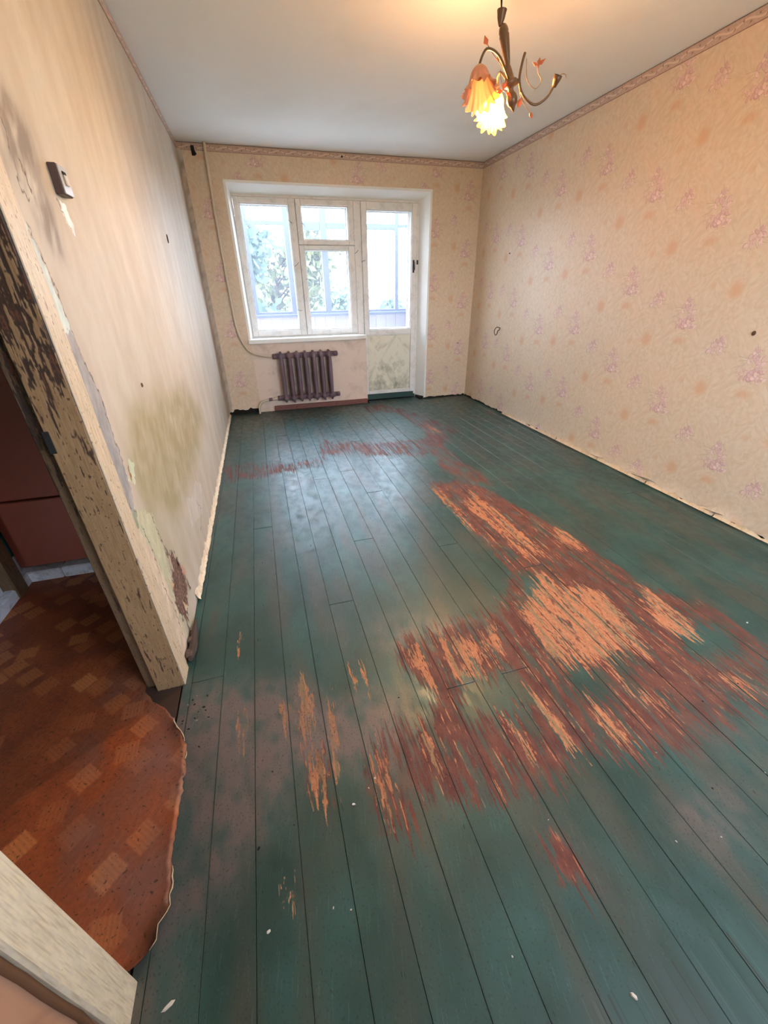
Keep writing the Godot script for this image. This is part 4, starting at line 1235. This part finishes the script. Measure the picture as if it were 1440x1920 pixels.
func heating() -> void:
	# cast-iron radiator of seven sections
	var r := thing("radiator", "dark brown cast-iron radiator of seven sections under the window", "radiator", Vector3(0.165, 0.0, -5.06))
	var st := nw(true)
	for s in [-1.0, 1.0]:
		var z: float = 0.034 * s
		var pts := []
		var rad := []
		for k in 15:
			var f := k / 14.0
			pts.append(Vector3(0, lerpf(0.115, 0.685, f), z))
			rad.append(0.033 * pow(sin(PI * clampf(f, 0.012, 0.988)), 0.28))
		tube(st, pts, rad, 12, true, Vector2(1.28, 0.80))
	for y in [0.165, 0.640]:
		tube(st, [Vector3(0, y, -0.06), Vector3(0, y, -0.045), Vector3(0, y, 0.045), Vector3(0, y, 0.062)], [0.02, 0.034, 0.034, 0.02], 12)
		tube(st, [Vector3(-0.0465, y, 0), Vector3(0.0465, y, 0)], [0.030, 0.030], 14)
	var proto := obj("section", st, M.iron_paint, r, true)
	proto.position.x = 0.047
	for k in range(1, 7):
		var o := proto.duplicate()
		o.name = "section"
		r.add_child(o, true)
		o.position.x = 0.047 + 0.0935 * k
	for e in [[-0.028, 0.640], [0.682, 0.640], [-0.028, 0.165], [0.682, 0.165]]:
		st = nw(true)
		tube(st, [Vector3(e[0] - 0.022, e[1], 0), Vector3(e[0] - 0.02, e[1], 0), Vector3(e[0] + 0.026, e[1], 0), Vector3(e[0] + 0.03, e[1], 0)], [0.012, 0.029, 0.029, 0.02], 8)
		obj("plug", st, M.iron_paint, r, true)
	for x in [0.14, 0.515]:
		st = nw()
		box(st, Vector3(x, 0.10, -0.075), Vector3(x + 0.018, 0.133, 0.03), 0.003)
		obj("bracket", st, M.iron_paint, r)

	st = nw(true)
	tube(st, curve([Vector3(-0.222, 2.5, -5.095), Vector3(-0.231, 2.1, -5.095), Vector3(-0.234, 1.70, -5.095), Vector3(-0.232, 1.40, -5.095), Vector3(-0.228, 1.10, -5.095), Vector3(-0.217, 0.93, -5.092), Vector3(-0.185, 0.80, -5.088), Vector3(-0.120, 0.705, -5.078), Vector3(-0.02, 0.662, -5.066), Vector3(0.118, 0.642, -5.06)], 5), [0.0125], 12)
	tag(obj("riser_pipe", st, M.pipe, self, true), "slim cream heating pipe from the ceiling bending into the radiator's top", "pipe")
	st = nw(true)
	tube(st, curve([Vector3(0.118, 0.165, -5.06), Vector3(0.04, 0.160, -5.06), Vector3(-0.03, 0.148, -5.06), Vector3(-0.085, 0.125, -5.06), Vector3(-0.112, 0.085, -5.06), Vector3(-0.118, 0.04, -5.058), Vector3(-0.12, 0.0, -5.056)], 5), [0.0125], 12)
	var o := obj("return_pipe", st, M.pipe, self, true)
	tag(o, "short cream pipe from the radiator's foot bending into the floor", "pipe")
	st = nw(true)
	tube(st, [Vector3(0.008, 0.154, -5.06), Vector3(0.028, 0.158, -5.06), Vector3(0.048, 0.160, -5.06)], [0.017, 0.0185, 0.017], 8)
	obj("coupling", st, M.iron_paint, o, true)

func chandelier() -> void:
	var c := thing("chandelier", "bronze three-arm chandelier with tulip shades, one lit, one arm bare", "chandelier", Vector3(1.18, H, -2.285))
	c.rotation.y = -0.2748
	var st := nw(true)
	lathe(st, [Vector2(0.001, 0.0), Vector2(0.03, 0.001), Vector2(0.034, 0.012), Vector2(0.02, 0.03), Vector2(0.004, 0.036)], Transform3D(), 16)
	obj("ceiling_cap", st, M.bronze, c, true)
	st = nw(true)
	tube(st, curve([Vector3(0.002, -0.02, 0), Vector3(0.012, -0.10, 0.003), Vector3(0.019, -0.19, 0)], 5), [0.0022], 6)
	tube(st, curve([Vector3(-0.003, -0.02, 0.002), Vector3(0.008, -0.11, -0.003), Vector3(0.019, -0.19, 0.001)], 5), [0.0022], 6)
	obj("cord", st, M.iron, c, true)
	# leaning axis: from (0.019, -0.185) to (0.112, -0.485)
	var ax := Vector3(0.093, -0.300, 0).normalized()
	var bas := Basis(Quaternion(Vector3.DOWN, ax))
	var T := Transform3D(bas, Vector3(0.019, -0.182, 0))
	st = nw(true)
	lathe(st, [Vector2(0.003, 0.0), Vector2(0.012, -0.004), Vector2(0.021, -0.012), Vector2(0.0185, -0.002), Vector2(0.016, 0.012), Vector2(0.010, 0.028), Vector2(0.006, 0.036)], T * Transform3D(Basis(Vector3.BACK, -0.35), Vector3.ZERO), 16)
	obj("canopy", st, M.bronze, c, true)
	st = nw(true)
	lathe(st, [Vector2(0.006, 0.030), Vector2(0.013, 0.034), Vector2(0.018, 0.043), Vector2(0.0205, 0.055), Vector2(0.019, 0.062), Vector2(0.0215, 0.068), Vector2(0.0205, 0.076), Vector2(0.017, 0.11), Vector2(0.0125, 0.145), Vector2(0.0095, 0.163), Vector2(0.012, 0.170), Vector2(0.015, 0.182), Vector2(0.0185, 0.20), Vector2(0.020, 0.21), Vector2(0.030, 0.216), Vector2(0.031, 0.226), Vector2(0.021, 0.234), Vector2(0.012, 0.243), Vector2(0.012, 0.252), Vector2(0.021, 0.264), Vector2(0.025, 0.280), Vector2(0.020, 0.296), Vector2(0.010, 0.306), Vector2(0.006, 0.316), Vector2(0.001, 0.324)], T, 18)
	obj("stem", st, M.bronze, c, true)
	var hub := Vector3(0.0875, -0.40, 0)
	# three arms
	var s1 := Vector3(-0.088, -0.396, 0.15)      # neck of the unlit shade
	var s2 := Vector3(0.068, -0.385, -0.15)      # neck of the lit shade
	var s3 := Vector3(0.285, -0.405, 0.01)       # bare socket
	for e in [
		[hub, hub + Vector3(-0.03, 0.03, 0.03), Vector3(0.0, -0.335, 0.09), Vector3(-0.06, -0.335, 0.135), s1 + Vector3(0.0, 0.01, -0.004), s1],
		[hub, hub + Vector3(-0.01, 0.03, -0.04), Vector3(0.06, -0.325, -0.10), Vector3(0.055, -0.335, -0.14), s2 + Vector3(0, 0.012, 0), s2],
		[Vector3(0.138, -0.298, 0.0), Vector3(0.130, -0.33, 0.0), Vector3(0.126, -0.385, 0.0), Vector3(0.150, -0.435, 0.002), Vector3(0.205, -0.468, 0.005), Vector3(0.255, -0.448, 0.008), s3]]:
		st = nw(true)
		var pts := curve(e, 6)
		var rad := []
		for i in pts.size():
			rad.append(0.0058 - 0.001 * i / pts.size())
		tube(st, pts, rad, 8)
		obj("arm", st, M.bronze, c, true)
	st = nw(true)
	tube(st, [hub, Vector3(0.128, -0.385, 0)], [0.014, 0.008], 10)
	obj("arm_mount", st, M.bronze, c, true)
	# shades: fluted tulips with ruffled rims
	var prof := []
	for i in 15:
		var f := i / 14.0
		prof.append(Vector2(0.012 + 0.024 * sqrt(minf(1.0, f * 4.0)) + 0.036 * pow(f, 2.2), 0.122 * f))
	var k := 0
	for e in [[s1, Vector3(0.03, -0.84, 0.50)], [s2, Vector3(-0.30, -0.80, 0.42)]]:
		var d: Vector3 = (e[1] as Vector3).normalized()
		var S := Transform3D(Basis(Quaternion(Vector3.DOWN, d)), e[0])
		st = nw(true)
		lathe(st, prof, S, 84, 0.15, 14)
		var inner := []
		for p in prof:
			inner.append(Vector2(p.x - 0.0025, p.y + 0.0006))
		lathe(st, inner, S, 84, 0.15, 14)
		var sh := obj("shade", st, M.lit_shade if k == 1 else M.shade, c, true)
		st = nw(true)
		lathe(st, [Vector2(0.002, -0.008), Vector2(0.013, -0.006), Vector2(0.016, 0.004), Vector2(0.015, 0.03), Vector2(0.012, 0.042), Vector2(0.002, 0.043)], S, 14)
		obj("socket", st, M.bronze, sh, true)
		if k == 1:
			st = nw(true)
			var bp := [Vector2(0.002, 0.042), Vector2(0.011, 0.043), Vector2(0.012, 0.052), Vector2(0.018, 0.062), Vector2(0.0235, 0.075), Vector2(0.0255, 0.088), Vector2(0.0235, 0.101), Vector2(0.016, 0.112), Vector2(0.007, 0.117), Vector2(0.001, 0.118)]
			lathe(st, bp, S, 18)
			obj("bulb", st, M.bulb, sh, true)
			var l := OmniLight3D.new()
			l.name = "bulb_light"
			c.add_child(l)
			l.position = S * Vector3(0, -0.088, 0)
			l.light_color = Color(1.0, 0.84, 0.60)
			l.light_energy = 2.0
			l.light_size = 0.022
			l.omni_range = 12.0
			l.omni_attenuation = 2.0
			l.shadow_enabled = true
		k += 1
	# bare socket with a cup and loose wires
	st = nw(true)
	var S3 := Transform3D(Basis(Quaternion(Vector3.DOWN, Vector3(0.18, 0.85, 0.45).normalized())), s3)
	lathe(st, [Vector2(0.003, -0.01), Vector2(0.010, -0.006), Vector2(0.013, 0.004), Vector2(0.017, 0.016), Vector2(0.0195, 0.030), Vector2(0.017, 0.031), Vector2(0.012, 0.014), Vector2(0.002, 0.012)], S3, 16)
	var cup := obj("socket_cup", st, M.bronze, c, true)
	st = nw(true)
	tube(st, curve([s3 + Vector3(0.004, 0.012, 0.004), s3 + Vector3(0.02, 0.03, 0.01), s3 + Vector3(0.038, 0.030, 0.01), s3 + Vector3(0.046, 0.018, 0.01)], 5), [0.0016], 5)
	obj("wire", st, M.stem, cup, true)
	# curling tendrils and leaves
	for e in [
		[[hub + Vector3(-0.01, 0.02, 0.01), Vector3(0.035, -0.345, 0.02), Vector3(-0.005, -0.315, 0.03), Vector3(-0.035, -0.285, 0.03)], [[Vector3(-0.035, -0.285, 0.03), Vector3(-0.5, 0.8, 0.1), 0.034, 0.026], [Vector3(0.02, -0.335, 0.025), Vector3(-0.25, 0.9, 0.1), 0.024, 0.016]]],
		[[Vector3(0.145, -0.32, 0.01), Vector3(0.155, -0.39, 0.02), Vector3(0.195, -0.42, 0.02), Vector3(0.22, -0.395, 0.02), Vector3(0.20, -0.365, 0.02), Vector3(0.197, -0.338, 0.02)], [[Vector3(0.197, -0.345, 0.02), Vector3(0.8, 0.55, 0.1), 0.036, 0.016], [Vector3(0.197, -0.345, 0.02), Vector3(-0.85, 0.2, 0.2), 0.030, 0.014], [Vector3(0.197, -0.345, 0.02), Vector3(0.1, 0.9, 0.4), 0.024, 0.016], [Vector3(0.197, -0.335, 0.02), Vector3(0.0, -1.0, 0.1), 0.026, 0.010]]],
		[[Vector3(0.128, -0.40, 0.0), Vector3(0.138, -0.44, 0.01), Vector3(0.165, -0.475, 0.012), Vector3(0.195, -0.498, 0.012)], [[Vector3(0.140, -0.445, 0.01), Vector3(-0.25, -0.9, 0.1), 0.040, 0.026], [Vector3(0.195, -0.496, 0.012), Vector3(0.15, -0.9, 0.2), 0.024, 0.018], [Vector3(0.195, -0.496, 0.012), Vector3(-0.4, -0.7, 0.2), 0.018, 0.012]]],
		[[hub + Vector3(-0.01, -0.02, 0.01), Vector3(0.055, -0.425, 0.02), Vector3(0.035, -0.39, 0.03), Vector3(0.03, -0.36, 0.03)], [[Vector3(0.06, -0.42, 0.02), Vector3(0.1, 0.9, 0.3), 0.030, 0.016], [Vector3(0.05, -0.425, 0.025), Vector3(-0.8, -0.3, 0.3), 0.034, 0.018], [Vector3(0.065, -0.43, 0.02), Vector3(0.7, -0.4, 0.4), 0.030, 0.016], [Vector3(0.055, -0.43, 0.025), Vector3(-0.3, 0.8, 0.4), 0.030, 0.016]]]]:
		st = nw(true)
		tube(st, curve(e[0], 6), [0.0018], 6)
		var t := obj("tendril", st, M.stem, c, true)
		for l in e[1]:
			st = nw()
			leaf(st, l[0], l[1], l[2], l[3])
			obj("leaf", st, M.leafy, t)

func small_things() -> void:
	# old bell box by the door
	var s := thing("wall_switch", "small brown box switch with a metal face plate on the left wall", "switch", Vector3(XL, 1.568, -1.588))
	var st := nw()
	box(st, Vector3(0.0, -0.034, -0.032), Vector3(0.021, 0.034, 0.032), 0.002)
	obj("body", st, M.bakelite, s)
	st = nw()
	box(st, Vector3(0.021, -0.032, -0.030), Vector3(0.0245, 0.032, 0.030), 0.001)
	var pl := obj("face_plate", st, M.steel, s)
	st = nw()
	box(st, Vector3(0.0245, -0.012, -0.006), Vector3(0.030, 0.012, 0.012), 0.002)
	obj("rocker", st, M.pipe, pl)
	st = nw()
	box(st, Vector3(0.0245, 0.012, -0.010), Vector3(0.027, 0.020, 0.014), 0.001)
	obj("slot", st, M.hole, pl)

	# curtain-rail bracket in the corner over the window
	s = thing("curtain_bracket", "dark iron curtain bracket high in the left corner of the window wall", "bracket", Vector3(-0.33, 2.44, ZB))
	st = nw()
	box(st, Vector3(-0.018, -0.035, 0.0), Vector3(0.012, 0.038, 0.006), 0.002)
	obj("plate", st, M.iron, s)
	st = nw(true)
	tube(st, curve([Vector3(-0.01, 0.02, 0.004), Vector3(-0.008, 0.018, 0.03), Vector3(0.0, 0.0, 0.05), Vector3(0.014, -0.02, 0.055), Vector3(0.02, -0.034, 0.045)], 4), [0.007, 0.008, 0.008, 0.009, 0.008], 8)
	obj("hook", st, M.iron, s, true)

	# plugs, nails and holes in the walls
	for e in [
		["wall_plug", Vector3(XL, 1.60, -3.345), Vector3(1, 0, 0), 0.011, 2.3, "hole", "dark oblong plug hole in the left wall, left of the window"],
		["wall_plug", Vector3(XL, 0.981, -1.814), Vector3(1, 0, 0), 0.006, 1.4, "wood_plug", "small torn brown plug low on the left wall above the olive stain"],
		["nail", Vector3(XR - 0.0015, 1.61, -4.377), Vector3(-1, 0, 0), 0.007, 1.0, "iron", "dark nail high on the flowered right wall near the window corner"],
		["wall_plug", Vector3(XR - 0.0015, 1.058, -1.746), Vector3(-1, 0, 0), 0.011, 1.2, "wood_plug", "round brown wooden plug in the flowered right wall"],
		["nail", Vector3(2.479, 0.678, ZB + 0.0015), Vector3(0, 0, 1), 0.008, 0.7, "iron", "black nail in the pink wallpaper right of the balcony door"],
		["nail", Vector3(1.064, 2.468, ZB + 0.004), Vector3(0, 0, 1), 0.009, 1.0, "iron", "dark nail in the paper border above the middle of the window"]]:
		st = nw(true)
		var n: Vector3 = e[2]
		var r: float = e[3]
		var a := Vector3(0, 0, 0)
		tube(st, [a - n * 0.01, a + n * 0.002, a + n * 0.005, a + n * 0.006], [r * 0.8, r, r * 0.8, r * 0.3], 9, true, Vector2(1, 1))
		var o := obj(e[0], st, M[e[5]], self, true)
		o.position = e[1]
		o.scale = Vector3(1, e[4], 1)
		tag(o, e[6], "nail" if e[0] == "nail" else "wall plug")

	# loop of bare wires from a missing outlet
	s = thing("wire_loop", "loop of bare dark wire poking from the right wall by the window corner", "wire", Vector3(XR, 0.884, -4.40))
	st = nw(true)
	tube(st, curve([Vector3(0.005, 0.015, 0), Vector3(-0.03, 0.025, -0.01), Vector3(-0.045, 0.012, -0.02), Vector3(-0.05, -0.02, -0.03), Vector3(-0.045, -0.055, -0.01), Vector3(-0.04, -0.045, 0.012), Vector3(-0.03, -0.012, 0.01), Vector3(0.005, 0.004, 0.004)], 6), [0.0045], 6)
	obj("wire", st, M.iron, s, true)
	st = nw(true)
	tube(st, curve([Vector3(0.005, 0.012, 0), Vector3(-0.02, 0.022, 0.02), Vector3(-0.03, 0.012, 0.045)], 5), [0.0035], 6)
	obj("wire", st, M.iron, s, true)

	# crumbs and flakes on the boards
	var big := [
		[Vector2(-0.385, -0.345), 0.028, 0.009, "crumb", "long white paint flake on the boards beside the near door casing"],
		[Vector2(-0.18, -0.40), 0.012, 0.007, "crumb", "white plaster crumb on the green boards, above the long white flake"],
		[Vector2(0.55, -0.085), 0.016, 0.009, "crumb", "pinkish white flake at the foot of the picture on dark green boards"],
		[Vector2(-0.20, -0.57), 0.012, 0.008, "grit", "black bit of grit where the brown dirt meets the green boards"],
		[Vector2(0.065, -0.60), 0.014, 0.007, "crumb", "white chip between two red worn streaks of the floor"],
		[Vector2(1.87, -0.80), 0.012, 0.008, "crumb", "white speck alone on the green boards by the right wall"]]
	for e in big:
		flake(e[0], e[1], e[2], e[3], e[4], "")
	for i in 16:
		var dark := i % 4 != 0
		flake(Vector2(rng.randf_range(-0.455, -0.36), rng.randf_range(-1.12, -0.90)), rng.randf_range(0.005, 0.012), rng.randf_range(0.004, 0.008), "grit" if dark else "dust_crumb", "tiny dark bit of grit strewn by the foot of the door casing" if dark else "tiny grey plaster crumb strewn by the foot of the door casing", "grit by the door casing" if dark else "plaster crumbs by the door casing")
	for i in 22:
		var dark := i % 2 != 0
		flake(Vector2(rng.randf_range(-0.30, 1.6), rng.randf_range(-0.95, -0.15)), rng.randf_range(0.004, 0.008), rng.randf_range(0.003, 0.006), "grit" if dark else "crumb", "tiny dark speck of grit scattered over the worn floorboards" if dark else "tiny white speck of plaster scattered over the worn floorboards", "dark specks over the floorboards" if dark else "white specks over the floorboards")

func flake(at: Vector2, l: float, w: float, m: String, label: String, group: String) -> void:
	var st := nw()
	var a := rng.randf() * TAU
	var n := 6
	var R := []
	for k in n:
		var t := TAU * k / n
		var f := rng.randf_range(0.7, 1.1)
		R.append(Vector3(cos(t) * l * 0.5 * f, 0, sin(t) * w * 0.5 * f).rotated(Vector3.UP, a))
	var h := w * rng.randf_range(0.25, 0.5)
	var top := Vector3(0, h, 0)
	for k in n:
		var p: Vector3 = R[k]
		var q: Vector3 = R[(k + 1) % n]
		quad(st, p, q, q * 0.7 + top * 0.9, p * 0.7 + top * 0.9, p + q)
		tri(st, p * 0.7 + top * 0.9, q * 0.7 + top * 0.9, top, Vector3.UP)
		tri(st, p, q, Vector3.ZERO, Vector3.DOWN)
	var o := obj("floor_crumb", st, M[m])
	o.position = Vector3(at.x, 0.0006, at.y)
	tag(o, label, "crumb", group)

func outside() -> void:
	var st := nw()
	box(st, Vector3(-60, -7.2, -90), Vector3(60, -7.0, -7.5))
	tag(obj("ground", st, M.bounce_ground), "unseen yard far below the balcony, made pale to bounce light indoors", "ground", "", "structure")
	tree("birch_tree", "tall bluish green tree seen through the left window sash", Vector3(-1.1, -7.0, -15.0), 10.5, 2.0, M.leaf_blue, 4)
	tree("yellow_tree", "yellowish tree behind the tall one in the left window sash", Vector3(1.1, -7.0, -21.0), 10.9, 3.0, M.leaf_yellow, 9)
	tree("far_tree", "pale green tree behind the middle window sash", Vector3(5.2, -7.0, -29.0), 8.6, 2.6, M.leaf_green, 14)
	tree("low_tree", "low pale tree seen through the glass of the balcony door", Vector3(9.2, -7.0, -25.0), 7.6, 2.6, M.leaf_green, 21)
